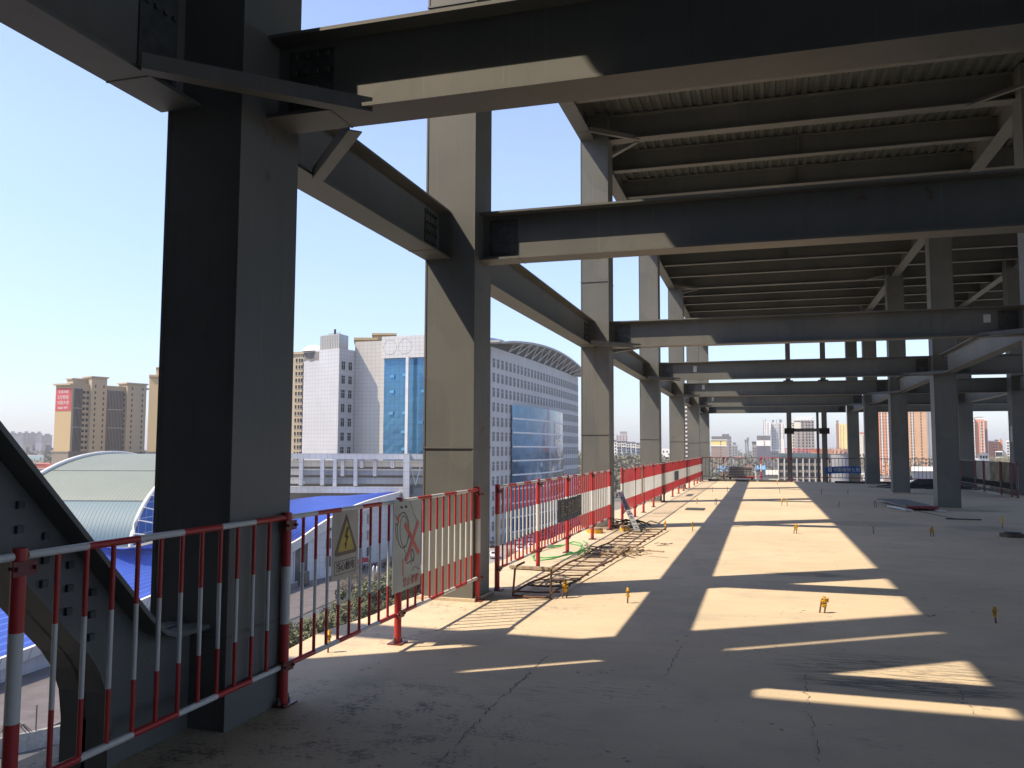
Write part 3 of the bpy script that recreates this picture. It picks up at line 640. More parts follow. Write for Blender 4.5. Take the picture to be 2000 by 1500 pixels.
for k, (x0, y0, x1, y1, l) in enumerate(((3.35, 25.6, 3.62, 24.0, 'outer left'), (3.48, 25.5, 3.72, 23.95, 'inner left'), (4.30, 25.2, 4.40, 23.9, 'inner right'), (4.42, 25.1, 4.52, 23.95, 'outer right'))):
    tag(MB().tube([(x0, y0, .03), (x1, y1, .03)], .024, 8).build('scaffold_pipe', ALU, origin=((x0+x1)/2, (y0+y1)/2, 0)), '%s pipe lying beside the two deck boards' % l, 'scaffold pipe', 'pipes by the deck boards')
tag(MB().tube([(4.05, 21.6, .02), (4.75, 21.4, .03)], .016, 6).build('bar', BOLT, origin=(4.4, 21.5, 0)), 'thin dark bar lying on the floor right of the largest column', 'bar')
tag(MB().tube([(3.9, 24, .012), (4.1, 22.8, .012), (4.3, 21.6, .02)], .006, 5).build('cable', BLACKM, origin=(4.1, 23, 0)), 'thin black cable trailing from the deck boards', 'cable')
t = thing('rebar_pile', (6.5, 38.4, 0), 'low black pile of rebar bundles behind the largest right column', 'rebar pile')
for k in range(30):
    x = 6.55 + random.gauss(0, .5); y = 38.6 + random.gauss(0, .3); z = random.uniform(.03, .34) * max(.15, 1 - abs(x - 6.6) / 1.3)
    MB().tube([(x - 1.0, y + random.uniform(-.4, .4), z * .6), (x, y, z), (x + 1.0, y + random.uniform(-.4, .4), z * .5)], .022, 5).build('rebar', BOLT, t)
t = thing('plank_stack', (7.3, 41.8, 0), 'flat stack of dark boards near the far fence on the right', 'board stack')
for k in range(5): MB().bar((6.3 + .1*k, 41.9, .03 + .06*k), (8.0, 41.7 + .06*k, .03 + .06*k), .5, .045).build('board', DRED if k == 4 else BOLT, t)
t = thing('floor_opening_cover', (4.45, 17.75, 0), 'round dirty cover with mud around it at the right picture edge', 'cover')
MB().tube([(4.45, 17.75, 0), (4.45, 17.75, .06)], .22, 20).build('rim', plain('mud', (.16, .13, .08), .95, .3, 15), t)
MB().tube([(4.45, 17.75, .06), (4.45, 17.75, .085)], .15, 18).build('lid', BLACKM, t)
for k, (x0, x1, y) in enumerate(((-2.6, -.3, 43.0), (3.3, 4.9, 42.7), (4.9, 6.4, 42.9), (-.2, 1.2, 43.05))):
    tag(MB().bar((x0, y, .06), (x1, y + .1, .05), .18, .09).build('timber_beam', BOLT, origin=((x0+x1)/2, y, 0)), ['long dark timber at the foot of the far fence, leftmost', 'dark timber under the blue banner', 'dark timber right of the banner by the narrow column', 'short dark timber at the fence foot left of the frame'][k], 'timber', 'timbers at the far fence')
# ============================================================ THE CITY
GZ = -22.4
def grid_mat(name, col, linec, tang, su, sz, lw=.05, rough=.35, col2=None, metal=0., var=.25, off=0.):
    """panel joints measured in metres along the face direction tang and up the wall"""
    m, t, b = nodes(name); P = wpos(t)
    d = t.nodes.new('ShaderNodeVectorMath'); d.operation = 'DOT_PRODUCT'; d.inputs[1].default_value = (tang[0], tang[1], 0)
    t.links.new(P, d.inputs[0]); sx = t.nodes.new('ShaderNodeSeparateXYZ'); t.links.new(P, sx.inputs[0])
    def ln(src, s, o=0.):
        f = math_(t, 'FRACT', math_(t, 'ADD', math_(t, 'DIVIDE', src, s), o)); return math_(t, 'LESS_THAN', f, lw / s)
    l = math_(t, 'MAXIMUM', ln(d.outputs['Value'], su, off), ln(sx.outputs[2], sz))
    n = noise(t, .12, 4, .6, P); n2 = noise(t, .9, 3, .6, P)
    c = mixc(t, ramp(t, n, .35, .7), col, col2 or tuple(x * (1 - var) for x in col)); c = mixc(t, ramp(t, n2, .5, .8, 0, .15), c, tuple(x * .7 for x in col))
    t.links.new(mixc(t, math_(t, 'MULTIPLY', l, .85), c, linec), b.inputs['Base Color'])
    b.inputs['Roughness'].default_value = rough; b.inputs['Metallic'].default_value = metal
    if metal > .3: bump(t, b, noise(t, .25, 2, .5, P), .05, .3)
    return m
GLASSD = plain('dark window glass', (.022, .027, .033), .38, .3, 2); GLASSD.node_tree.nodes['Principled BSDF'].inputs['Specular IOR Level'].default_value = .25; FRAME = plain('pale window frame', (.5, .5, .5), .5)
ROOFG = plain('roof grey', (.2, .2, .2), .8); WH = plain('white render', (.68, .67, .64), .7, .06, .2)
_wcache = {}
def win_mesh(ww, wh, style):
    k = (round(ww, 2), round(wh, 2), style)
    if k not in _wcache:
        m = MB()
        m.add([(-ww/2, -.03, 0), (ww/2, -.03, 0), (ww/2, -.03, wh), (-ww/2, -.03, wh)], [(0,1,2,3)], 0)
        if style:
            f = max(.06, ww * .06)
            m.box(-ww/2 - f, -ww/2, -.10, .0, -f, wh + f, 1); m.box(ww/2, ww/2 + f, -.10, 0, -f, wh + f, 1)
            m.box(-ww/2, ww/2, -.10, 0, wh, wh + f, 1); m.box(-ww/2, ww/2, -.16, 0, -f, 0, 1)
            if style == 2: m.box(-f/2, f/2, -.07, -.031, 0, wh, 1); m.box(-ww/2, -f/2, -.07, -.031, wh*.64, wh*.64+f, 1); m.box(f/2, ww/2, -.07, -.031, wh*.64, wh*.64+f, 1)
        else:
            m.box(-ww/2 - .08, ww/2 + .08, -.2, 0, -.12, 0, 1)
        _wcache[k] = m.mesh('window', [GLASSD, FRAME])
    return _wcache[k]
def facade(par, a, b, zlist, ulist, ww, wh, style=1, cap=100, mesh=None):
    """windows on the wall from a to b (seen from outside, a on the left); copies share one mesh"""
    a = Vector((a[0], a[1], 0)); b = Vector((b[0], b[1], 0)); d = (b - a).normalized(); me = mesh or win_mesh(ww, wh, style)
    rz = math.atan2(d.y, d.x); base = par.location; k = par.get('_w', 0); rest = MB()
    Rm = Matrix.Rotation(rz, 3, 'Z')
    for z in zlist:
        for u in ulist:
            p = a + d * u; p.z = z; p = p - base
            if k < cap: inst('window', me, par, p, rz); k += 1
            else:
                src = _wcache_src(me)
                rest.add([Rm @ v + p for v in src[0]], src[1], 0); 
                n = len(src[1]); rest.m[-n:] = src[2]
    par['_w'] = k
    if rest.v: _merge(REST.setdefault(par.name, (par, MB()))[1], rest)
REST = {}; _src = {}
def _wcache_src(me):
    if me.name not in _src:
        _src[me.name] = ([v.co.copy() for v in me.vertices], [list(p.vertices) for p in me.polygons], [p.material_index for p in me.polygons])
    return _src[me.name]
def _merge(dst, src):
    b = len(dst.v); dst.v += src.v; dst.f += [[i + b for i in f] for f in src.f]; dst.m += src.m; dst.sm += src.sm
def fr(n, L, m=.0): return [m + (L - 2*m) * (k + .5) / n for k in range(n)]
def block(par, name, pts, z0, z1, mat, cap=None, ov=.0):
    """walls over a footprint (list of level points) with a roof"""
    n = len(pts); vs = [(p[0], p[1], z0) for p in pts] + [(p[0], p[1], z1) for p in pts]
    fs = [(i, (i+1) % n, (i+1) % n + n, i + n) for i in range(n)] + [tuple(range(n, 2*n))]
    ms = list(mat) if isinstance(mat, (list, tuple)) else [mat]
    mb = MB(); mb.add(vs, fs, 0)
    if len(ms) > 1:
        for i in range(n): mb.m[i] = min(i, len(ms) - 1)
    return mb.build(name, ms, par)
def quad(xl, Dl, xr, Dr, depth):       # footprint: front edge between two pixel columns at given distances, then back
    a = pc(xat(xl, Dl), Dl); b = pc(xat(xr, Dr), Dr); n = ((a + b) / 2 - Vector((0,0,0))); n.z = 0; n = n.normalized() * depth
    return [a, b, b + n, a + n]
def zpx(x, y, D): return at(x, y, D).z
def expand(pts, e):
    c = sum(pts, Vector()) / len(pts); return [p + (p - c).normalized() * e for p in pts]
# ground, roads
GROUND = plain('dusty ground', (.21, .19, .155), .95, .2, .03, col2=(.15, .15, .12)); ROAD = plain('asphalt', (.085, .09, .10), .9, .15, .3); PAVE = plain('purple grey paving', (.13, .115, .115), .9, .15, .5)
SAND = plain('pale dirt', (.30, .26, .20), .95, .15, .4)
gm = MB(); n = 40
gm.add([(-6000 + 12000*i/n, -6000 + 12000*j/n, GZ) for j in range(n+1) for i in range(n+1)], [(j*(n+1)+i, j*(n+1)+i+1, (j+1)*(n+1)+i+1, (j+1)*(n+1)+i) for j in range(n) for i in range(n)])
tag(gm.build('ground', GROUND, origin=(0, 0, GZ)), kind='structure')
def strip_ground(pts, mat, name, z=.02):
    vs = [(*pc(x, D).xy, GZ + z) for x, D in pts]
    tag(MB().add(vs, [tuple(range(len(vs)))]).build(name, mat, origin=vs[0]), kind='structure')
strip_ground([(-58, 70), (-40, 70), (-20, 172), (-33, 160)], PAVE, 'pavement', .12)
strip_ground([(-43.5, 60), (-31, 60), (-9.5, 185), (-22, 190)], ROAD, 'road', .02)
strip_ground([(-31, 60), (-20, 60), (-2, 190), (-9.5, 185)], SAND, 'verge', .015)
strip_ground([(-8, 165), (26, 165), (60, 330), (0, 330)], plain('car park paving', (.27, .255, .235), .9, .12, .3), 'car_park', .03)
strip_ground([(-70, 46), (-24, 46), (-24, 56), (-70, 60)], plain('mottled rubble', (.2, .19, .17), .95, .3, 1.2), 'yard', .025)
for k in range(3):
    u = -38 + 2.5 * k
kb = MB()
for a, b in (((-33.2, 68), (-21.6, 186)),):
    pass
# --- vaulted hall with its blue curved roof and white facade
def ribs_mat(name, col, col2, tang, s, dark, rough=.4, metal=.3, z=False):
    m, t, b = nodes(name); P = wpos(t)
    d = t.nodes.new('ShaderNodeVectorMath'); d.operation = 'DOT_PRODUCT'; d.inputs[1].default_value = tang; t.links.new(P, d.inputs[0])
    f = math_(t, 'FRACT', math_(t, 'DIVIDE', d.outputs['Value'], s)); l = ramp(t, math_(t, 'ABSOLUTE', math_(t, 'SUBTRACT', f, .5)), .5, .3)
    n = noise(t, .1, 5, .65, P); n2 = noise(t, 1.2, 4, .6, P)
    c = mixc(t, ramp(t, n, .3, .7), col, col2); c = mixc(t, ramp(t, n2, .5, .8, 0, .25), c, tuple(x * .75 for x in col)); c = mixc(t, math_(t, 'SUBTRACT', 1., l), c, dark)
    t.links.new(c, b.inputs['Base Color']); b.inputs['Roughness'].default_value = rough; b.inputs['Metallic'].default_value = metal
    bump(t, b, l, .35, .05); return m
hall = thing('sports_hall', pc(-60, 120, GZ), 'low hall with a grey green vault, bright blue ribbed roof and white panel facade', 'hall')
RDIR = (F0.x, F0.y, 0)
VG = ribs_mat('vault grey green', (.20, .225, .19), (.17, .20, .17), (RT0.x, RT0.y, 0), .55, (.14, .165, .145), .6, 0.)
VB = ribs_mat('vault grey blue', (.115, .185, .215), (.10, .16, .19), (RT0.x, RT0.y, 0), .55, (.085, .135, .16), .6, 0.)
def vault(x0, x1, a0, a1, mat, name, zoff=0, n=14):
    mb = MB(); vs = []
    for k in range(n + 1):
        a = a0 + (a1 - a0) * k / n
        D = 152 - 33.5 * math.cos(a); z = -12.4 + 12.7 * math.sin(a) + zoff
        vs += [pc(x0 + (a/1.571) * .6, D, z), pc(x1 + (a/1.571) * .6, D, z)]
    mb.add(vs, [(2*k, 2*k+1, 2*k+3, 2*k+2) for k in range(n)], 0, True); return mb.build(name, mat, hall)
A1 = .50
vault(-73, -53.5, 0, A1, VB, 'lower_vault'); vault(-73, -53.5, A1, .93, VG, 'middle_vault'); vault(-73, -53.5, .93, 3.14, VG, 'upper_vault', n=26)
SEAMC = plain('roof seam', (.2, .23, .22), .6)
for a in (A1, .93):
    D = 152 - 33.5 * math.cos(a); z = -12.4 + 12.7 * math.sin(a)
    MB().bar(pc(-73, D, z + .03), pc(-53.5, D, z + .03), .22, .12).build('roof_seam', SEAMC, hall)
for x, nm_ in ((-73.2, 'left'), (-53.3, 'right')):
    pts = [pc(x + (a/1.571) * .6, 152 - 33.7 * math.cos(a), -12.4 + 12.9 * math.sin(a)) for a in [3.14 * k / 40 for k in range(41)]]
    MB().tube(pts, .34, 6).build('rim', WH, hall)
BLG = grid_mat('vault end blue glass', (.02, .13, .42), (.5, .55, .6), (F0.x, F0.y), 2.2, 2.2, .12, .2)
vs = [pc(-53.6 + .6*(a/1.571), 152 - 33.2 * math.cos(a), -12.4 + 12.4 * math.sin(a)) for a in [3.14 * k / 30 for k in range(31)]]
MB().add(vs, [tuple(range(31))]).build('end_glazing', BLG, hall)
for k in range(1, 14):
    a = 3.14 * k / 22
    MB().bar(pc(-53.2 + .6*(a/1.571), 152 - 33.6*math.cos(a), -12.4 + 12.8*math.sin(a)), pc(-51.6 + .6*(a/1.571), 152 - 32.6*math.cos(a) , -12.6 + 11.9*math.sin(a)), 2.0, .12).build('end_fascia_panel', WH, hall)
BR = ribs_mat('blue ribbed roof', (.035, .10, .55), (.05, .13, .60), (1, 0, 0), .6, (.012, .04, .30), .4, .25)
# outer edge of the roof: (xc, D, z of eave)
EDGE = [(-58, 50, -20.3), (-50.7, 87, -19.5), (-46.5, 108, -17.6), (-42.5, 128, -16.2), (-38.8, 147, -15.3), (-34.5, 155, -12.0), (-30.3, 163, -9.6), (-27.5, 178, -8.8), (-24.6, 194, -8.4)]
INNER = [(-86, 100, -12.6), (-78, 116, -12.5), (-70, 118, -12.5), (-58, 118.5, -12.5), (-52, 122, -12.4), (-48, 165, -9.9), (-43, 184, -9.3), (-36, 189, -9.3), (-25.2, 195, -8.3)]
def catm(L, u):
    n = len(L) - 1; x = u * n; i = min(int(x), n - 1); f = x - i
    p = [Vector(L[max(i-1,0)]), Vector(L[i]), Vector(L[i+1]), Vector(L[min(i+2,n)])]
    return .5 * ((2*p[1]) + (p[2]-p[0])*f + (2*p[0]-5*p[1]+4*p[2]-p[3])*f*f + (3*p[1]-p[0]-3*p[2]+p[3])*f**3)
def ribbed(nu, nv):
    mb = MB(); vs = []
    for i in range(nu + 1):
        a = catm(EDGE, i/nu); b = catm(INNER, i/nu)
        for j in range(nv + 1):
            p = a.lerp(b, j/nv); z = p.z + (.17 if j % 2 else 0) + .1 * math.sin(math.pi * j/nv)
            vs.append(pc(p.x, p.y, z))
    mb.add(vs, [(i*(nv+1)+j, (i+1)*(nv+1)+j, (i+1)*(nv+1)+j+1, i*(nv+1)+j+1) for i in range(nu) for j in range(nv)])
    return mb
BRP, t_, b_ = nodes('blue roof sheet')
n_ = noise(t_, .15, 4, .6, wpos(t_)); t_.links.new(mixc(t_, ramp(t_, n_, .3, .7), (.045, .095, .40), (.06, .12, .46)), b_.inputs['Base Color']); b_.inputs['Roughness'].default_value = .42
ribbed(60, 48).build('blue_roof', BRP, hall)
mb = MB(); mb2 = MB(); mb3 = MB(); nu = 120
FAS = plain('white fascia panel', (.62, .63, .64), .5, .08, .5); JNT = plain('panel joint', (.2, .2, .21), .7)
WT = grid_mat('white wall tile', (.50, .51, .53), (.25, .25, .27), (F0.x, F0.y), 1.6, 1.3, .06, .5)
E3 = [catm(EDGE, i/nu) for i in range(nu + 1)]
for i in range(nu):
    a, b = E3[i], E3[i+1]; h1 = 1.0 + .9 * min(1, i / nu * 1.6)
    d = (Vector((b.x, b.y, 0)) - Vector((a.x, a.y, 0))).normalized(); nx, ny = d.y, -d.x
    A0 = pc(a.x + nx*.5, a.y + ny*.5, a.z + .12); B0 = pc(b.x + nx*.5, b.y + ny*.5, b.z + .12)
    A2 = pc(a.x, a.y, a.z - h1); B2 = pc(b.x, b.y, b.z - h1)
    g = .06; A0g = A0.lerp(B0, g); A2g = A2.lerp(B2, g)
    mb.add([A0g, B0, B2, A2g], [(0,1,2,3)]); mb2.add([A0.lerp(A2,.0)*1, A0g, A2g, A2], [(0,1,2,3)])
    mb3.add([pc(a.x, a.y, a.z + .16), pc(b.x, b.y, b.z + .16), B0 + Vector((0,0,.04)), A0 + Vector((0,0,.04))], [(0,1,2,3)])
mb.build('fascia', FAS, hall); mb2.build('fascia_joint', JNT, hall); mb3.build('eave_trim', WH, hall)
# facade wall below the eave, with tall glazing and windows
wl = MB()
for i in range(nu):
    a, b = E3[i], E3[i+1]
    wl.add([pc(a.x-.8, a.y, GZ), pc(b.x-.8, b.y, GZ), pc(b.x-.8, b.y, b.z - .4), pc(a.x-.8, a.y, a.z - .4)], [(0,1,2,3)])
wl.build('facade_wall', WT, hall)
GL2 = plain('hall glazing', (.06, .075, .09), .1, .4, .4)
def wallpanel(D0, D1, z0, zt, name, mat, out=.12, mull=0):
    def P(D, z):
        import bisect
        for i in range(nu):
            if E3[i].y <= D <= E3[i+1].y or i == nu - 1:
                f = (D - E3[i].y) / max(1e-6, E3[i+1].y - E3[i].y); q = E3[i].lerp(E3[i+1], f); zz = z if z is not None else q.z - 1.9
                return pc(q.x - .8 + out, q.y, zz)
    o = MB().add([P(D0, z0), P(D1, z0), P(D1, zt), P(D0, zt)], [(0,1,2,3)]).build(name, mat, hall)
    if mull:
        m_ = MB()
        for k in range(mull + 1):
            D = D0 + (D1 - D0) * k / mull; a = P(D, z0); b = P(D, zt if zt is not None else None); m_.bar(a, b, .16, .16)
        m_.build('mullion', FAS, o, False) if False else m_.build('mullion', FAS, hall)
    return o
wallpanel(145.5, 148.8, GZ + .3, None, 'glazing', GL2, mull=4); wallpanel(149.8, 152.6, GZ + .3, None, 'glazing', GL2, mull=2)
wallpanel(138.5, 144, GZ + .3, None, 'glazing', GL2, mull=5)
for D in (156.5, 160.0, 163.5, 167.5, 171.5):
    for z in (-20.5, -17.2, -13.9): wallpanel(D, D + 1.1, z, z + 1.9, 'window', GL2)
MB().box(*(lambda q: (q.x - .1, q.x + 1.2, q.y - .8, q.y + .8, GZ, GZ + 2.6))(pc(-36.4, 146.5))).build('entrance_kiosk', GL2, hall)
# --- white office complex with blue glazing
off = thing('office_building', pc(-5, 215, GZ), 'large white tiled office block with blue curtain walls and a trussed canopy roof', 'office')
tA, tB = pc(-56.0, 223.5), pc(-44.8, 215.2)
tC = pc(-41.8, 220.4); tR0 = pc(-41.8, 221.0); tR1 = pc(-33.6, 218.2); tF0 = pc(-33.6, 217.4); tF1 = pc(-5.6, 207.6)
def tang(a, b): d = (b - a).normalized(); return (d.x, d.y)
TILE = lambda a, b, nme, c=(.46, .465, .49): grid_mat(nme, c, (.30, .31, .33), tang(a, b), 1.22, 1.02, .09, .22, var=.14)
Mw = TILE(tA, tB, 'sunlit white tile'); Ms = TILE(tB, tC, 'white tile side', (.46, .46, .47)); Mr = TILE(tR0, tR1, 'cream tile', (.50, .475, .43))
zt = 27.2; back = Vector((F0.x, F0.y, 0)) * 18
block(off, 'left_wing', [tA, tB, tC, tC + back, tA + back], GZ, zt, [Mw, Ms, Mw, Mw, Mw])
cp_ = plain('bare patch of wall', (.19, .185, .175), .9, .2, .6)
d = (tB - tA).normalized(); nrm = Vector((d.y, -d.x, 0))
a = tA + nrm * .05; b = tA + d * 6.0 + nrm * .05
MB().add([a + Z*(zt - 2.6 - .4*math.sin(0)), a.lerp(b, .25) + Z*(zt - 2.35), a.lerp(b, .5) + Z*(zt - 2.9), a.lerp(b, .8) + Z*(zt - 2.5), b + Z*(zt - 2.7), b + Z*(zt - .35), a + Z*(zt - .35)], [(0,1,2,3,4,5,6)]).build('stripped_patch', cp_, off)
facade(off, tB, tC, [zt - 5.4 - 3.7 * k for k in range(12)], [1.6, 4.3], 1.35, 2.1, 2)
# rooftop water tank house and dish
q = tB - d * 7.4; q2 = tB - d * .2
block(off, 'roof_cabin', [q + back*.02, q2 + back*.02, q2 + back*.3 + Vector((1.5,0,0)), q + back*.3], zt, zt + 3.9, TILE(tA, tB, 'cabin cladding', (.40, .40, .38)))
for k in range(12):
    pp = q.lerp(q2, k/11) + back*.02 + nrm * .1; MB().bar(pp + Z*(zt + .1), pp + Z*(zt + 3.8), .07, .07).build('cladding_rib', ROOFG, off)
MB().bar(q.lerp(q2,.35) + back*.1 + Z*(zt+4.3), q2 + back*.1 + Z*(zt+4.3), .15, .15).build('roof_rail', ROOFG, off)
MB().tube([q.lerp(q2,.7) + back*.1 + Z*(zt+3.9), q.lerp(q2,.7) + back*.1 + Z*(zt+5.4)], .3, 8).build('vent', BLACKM, off)
mbd = MB(); cc = tA.lerp(tB, .25) + back*.15
mbd.tube([cc + Z*zt, cc + Z*(zt+.8), cc + Z*(zt+1.5), cc + Z*(zt+1.9)], [3.6, 3.2, 2.0, .3], 16); mbd.build('roof_dome', WH, off)
# recessed cream wall and main front
zr = 30.2
block(off, 'recessed_wall', [tR0, tR1, tR1 + back, tR0 + back], GZ, zr - .6, [Mr])
Tm = TILE(tF0, tF1, 'upper band tile', (.56, .555, .54))
block(off, 'main_block', [tF0, tF1, tF1 + back*.8, tF0 + back*.8], GZ, zr, [Tm, Tm, Tm])
d2 = (tF1 - tF0).normalized(); n2 = Vector((d2.y, -d2.x, 0)); L2 = (tF1 - tF0).length
BG = grid_mat('blue curtain glass', (.06, .17, .30), (.02, .07, .16), tang(tF0, tF1), 1.3, 1.85, .07, .06, col2=(.07, .20, .34), metal=.5)
a = tF0 + n2*.25 + d2*.3; b = tF0 + n2*.25 + d2*(L2 - .3)
mb = MB(); nx, nz = 24, 24
vs = [a.lerp(b, i/nx) + Z*(-9 + (24.6+9)*j/nz) + n2 * random.uniform(-.015, .015) for j in range(nz+1) for i in range(nx+1)]
mb.add(vs, [(j*(nx+1)+i, j*(nx+1)+i+1, (j+1)*(nx+1)+i+1, (j+1)*(nx+1)+i) for j in range(nz) for i in range(nx)]).build('curtain_wall', BG, off)
bb_ = MB(); p0 = tF0 + n2*.05 + d2*.0; p1 = tF0 + d2*L2 + n2*.05; bb_.add([p0 + Z*24.7, p1 + Z*24.7, p1 + n2*1.1 + Z*24.7, p0 + n2*1.1 + Z*24.7, p0 + Z*30.4, p1 + Z*30.4, p1 + n2*1.1 + Z*30.4, p0 + n2*1.1 + Z*30.4], [(0,1,2,3),(4,5,6,7),(3,2,6,7),(0,3,7,4),(1,2,6,5)])
bb_.build('parapet_band', Tm, off)
for u in (.8, 5.2):      # ghost outlines of removed round letters
    pts = [tF0 + d2*(u + 1.6 + 1.9*math.cos(k*.3)) + n2*1.13 + Z*(27.6 + 1.9*math.sin(k*.3) + random.uniform(-.2,.2)) for k in range(22)]
    MB().tube(pts, .06, 4).build('sign_trace', ROOFG, off)
for u, z in ((2.2, 20), (5.8, 20.3), (2.2, 16), (5.8, 10.5), (5.6, 5.6), (2.0, 10.4), (5.8, 1.2), (11, 16), (10.5, 8)):
    pp = tF0 + d2*u + n2*.45; MB().bar(pp + Z*z, pp + d2*1.2 + Z*z, .3, .7).build('open_sash', grid_mat('sash glass', (.12,.36,.62), (.6,.65,.7), tang(tF0,tF1), 9, 9, .05, .1, metal=.4) if 'sash glass' not in bpy.data.materials else bpy.data.materials['sash glass'], off)
zm = 27.0; mxc = xat(798, 216.5)
MB().bar(pc(mxc, 212.3, GZ), pc(mxc, 212.3, 24.8), .75, .75).build('white_mast', FAS, off)
# curved office wing receding to the right
CW = []
x0c, D0c, x1c, D1c = -5.3, 208.3, 23.9, 301.0
for k in range(41):
    u = k / 40; bow = 4.6 * math.sin(math.pi * u)
    xx = x0c + (x1c - x0c) * u; DD = D0c + (D1c - D0c) * u
    CW.append((xx + .953 * bow * .18, DD - .302 * bow * .18))
CWM = plain('grey office wall', (.43, .43, .43), .6, .06, .2)
ZT = 27.0; vs = []
for x, D in CW: vs += [pc(x, D, GZ), pc(x, D, ZT)]
vs += [pc(-2, 310, GZ), pc(-2, 310, ZT), pc(-22, 215, GZ), pc(-22, 215, ZT)]; n = len(vs)//2
MB().add(vs, [(2*i, 2*((i+1) % n), 2*((i+1) % n)+1, 2*i+1) for i in range(n)] + [tuple(2*i+1 for i in range(n))]).build('curved_wing', CWM, off)
def cwp(u, out=0):
    x = u * 40; i = min(39, int(x)); f = x - i; a, b = CW[i], CW[i+1]; dx, dD = b[0]-a[0], b[1]-a[1]; l = math.hypot(dx, dD)
    return pc(a[0] + dx*f + dD/l*out, a[1] + dD*f - dx/l*out), math.atan2(*( (pc(b[0],b[1]) - pc(a[0],a[1])).yx ))
wm = win_mesh(1.5, 2.3, 2); NU = 30; cnt = 0; rst = MB()
offw = []
for r in range(13):
    z = ZT - 5.1 - 3.72 * r
    for c in range(NU):
        u = (c + .6) / NU
        if r >= 3 and .155 < u < .72: continue
        offw.append((z, u))
offw.sort(key=lambda q: q[1])
for k, (z, u) in enumerate(offw):
    p, rz = cwp(u, .02); p.z = z; p = p - off.location
    if k < 76: inst('window', wm, off, p, rz)
    else:
        src = _wcache_src(wm); Rm = Matrix.Rotation(rz, 3, 'Z'); rst.add([Rm @ v + p for v in src[0]], src[1]); rst.m[-len(src[1]):] = src[2]
o = rst.build('windows_beyond', [GLASSD, FRAME], off, False); o['kind'] = 'stuff'
BG2 = plain('blue bay glass', (.035, .17, .36), .07, .25, .35, .5)
for fl_ in range(9):
    z1 = ZT - 16.6 - 3.75 * fl_ + 2.6; z0 = z1 - 3.35; vs = []
    for k in range(21):
        u = .155 + (.72 - .155) * k / 20; p, _ = cwp(u, .5 + 2.2 * math.sin(math.pi * k / 20)); vs += [p + Z*z0, p + Z*z1]
    MB().add(vs, [(2*i, 2*i+2, 2*i+3, 2*i+1) for i in range(20)], 0, True).build('bay_glazing', BG2, off)
    vs = []
    for k in range(21):
        u = .155 + (.72 - .155) * k / 20; p, _ = cwp(u, .65 + 2.2 * math.sin(math.pi * k / 20)); q_, _ = cwp(u, 0); vs += [p + Z*(z0 - .42), p + Z*z0, q_ + Z*(z0 - .42), q_ + Z*z0]
    MB().add(vs, [(4*i, 4*i+4, 4*i+5, 4*i+1) for i in range(20)] + [(4*i+1, 4*i+5, 4*i+7, 4*i+3) for i in range(20)] + [(4*i, 4*i+2, 4*i+6, 4*i+4) for i in range(20)]).build('bay_ledge', FAS, off)
# canopy roof with zigzag struts
vs = []; CAN = plain('canopy grey', (.35, .34, .33), .6, .08, .2)
def cz(u): return ZT + .5 + 3.5 * max(0, math.sin(math.pi * min(1, max(0, u)))) ** .8
for k in range(31):
    u = -.04 + 1.07 * k / 30; uu = max(0, min(1, u)); p, _ = cwp(uu, 3.6); q_, _ = cwp(uu, -16); e = (pc(x1c, D1c) - pc(x0c, D0c)) * (u - uu)
    z = cz(u); vs += [p + e + Z*z, q_ + e + Z*z, p + e + Z*(z + .55), q_ + e + Z*(z + .55)]
MB().add(vs, [(4*i, 4*i+1, 4*i+5, 4*i+4) for i in range(30)] + [(4*i, 4*i+4, 4*i+6, 4*i+2) for i in range(30)] + [(0, 2, 3, 1), (120, 121, 123, 122)]).build('canopy', CAN, off)
MB().add([v + Z*.01 for v in vs], [(4*i+2, 4*i+6, 4*i+7, 4*i+3) for i in range(30)]).build('canopy_sheet', WH, off)
vs = []
for k in range(31): u = k / 30; q_, _ = cwp(u, -1.2); vs += [q_ + Z*(ZT - .1), q_ + Z*(cz(u) + .1)]
MB().add(vs, [(2*i, 2*i+2, 2*i+3, 2*i+1) for i in range(30)]).build('gap_backing', plain('clerestory grey', (.13, .13, .13), .8), off)  # dark sheet added behind the struts, standing in for shade under the canopy
NS = 12
for k in range(NS):
    u0 = .10 + .84 * k / NS; u1 = .10 + .84 * (k + .5) / NS; u2 = .10 + .84 * (k + 1) / NS
    p1, _ = cwp(u1, .1); a, _ = cwp(u0, 3.2); b, _ = cwp(min(1, u2), 3.2)
    for q_, uu in ((a, u0), (b, u2)): MB().tube([p1 + Z*ZT, q_ + Z*cz(uu)], .15, 5).build('strut', FAS, off)
# blue dome behind
vs = []; cD = pc(-15.5, 234)
BD = plain('blue dome glass', (.04, .12, .32), .15, .3, .3, .4)
mbd = MB(); rings = 7; nn = 30
for r in range(rings + 1):
    a = r / rings * 1.45
    for k in range(nn): vs.append(cD + RT0 * (16.5 * math.cos(a) * math.cos(2*math.pi*k/nn)) + F0 * (11 * math.cos(a) * math.sin(2*math.pi*k/nn)) + Z * (29.8 + 3.2 * math.sin(a)))
mbd.add(vs, [(r*nn+k, r*nn+(k+1)%nn, (r+1)*nn+(k+1)%nn, (r+1)*nn+k) for r in range(rings) for k in range(nn)], 0, False)
mbd.add(vs[-nn:], [tuple(range(nn))]); mbd.build('dome', BD, off)
mr_ = MB()
for k in range(nn): mr_.bar(vs[k], vs[(k+1) % nn], .5, .9)
mr_.build('dome_rim', WH, off)
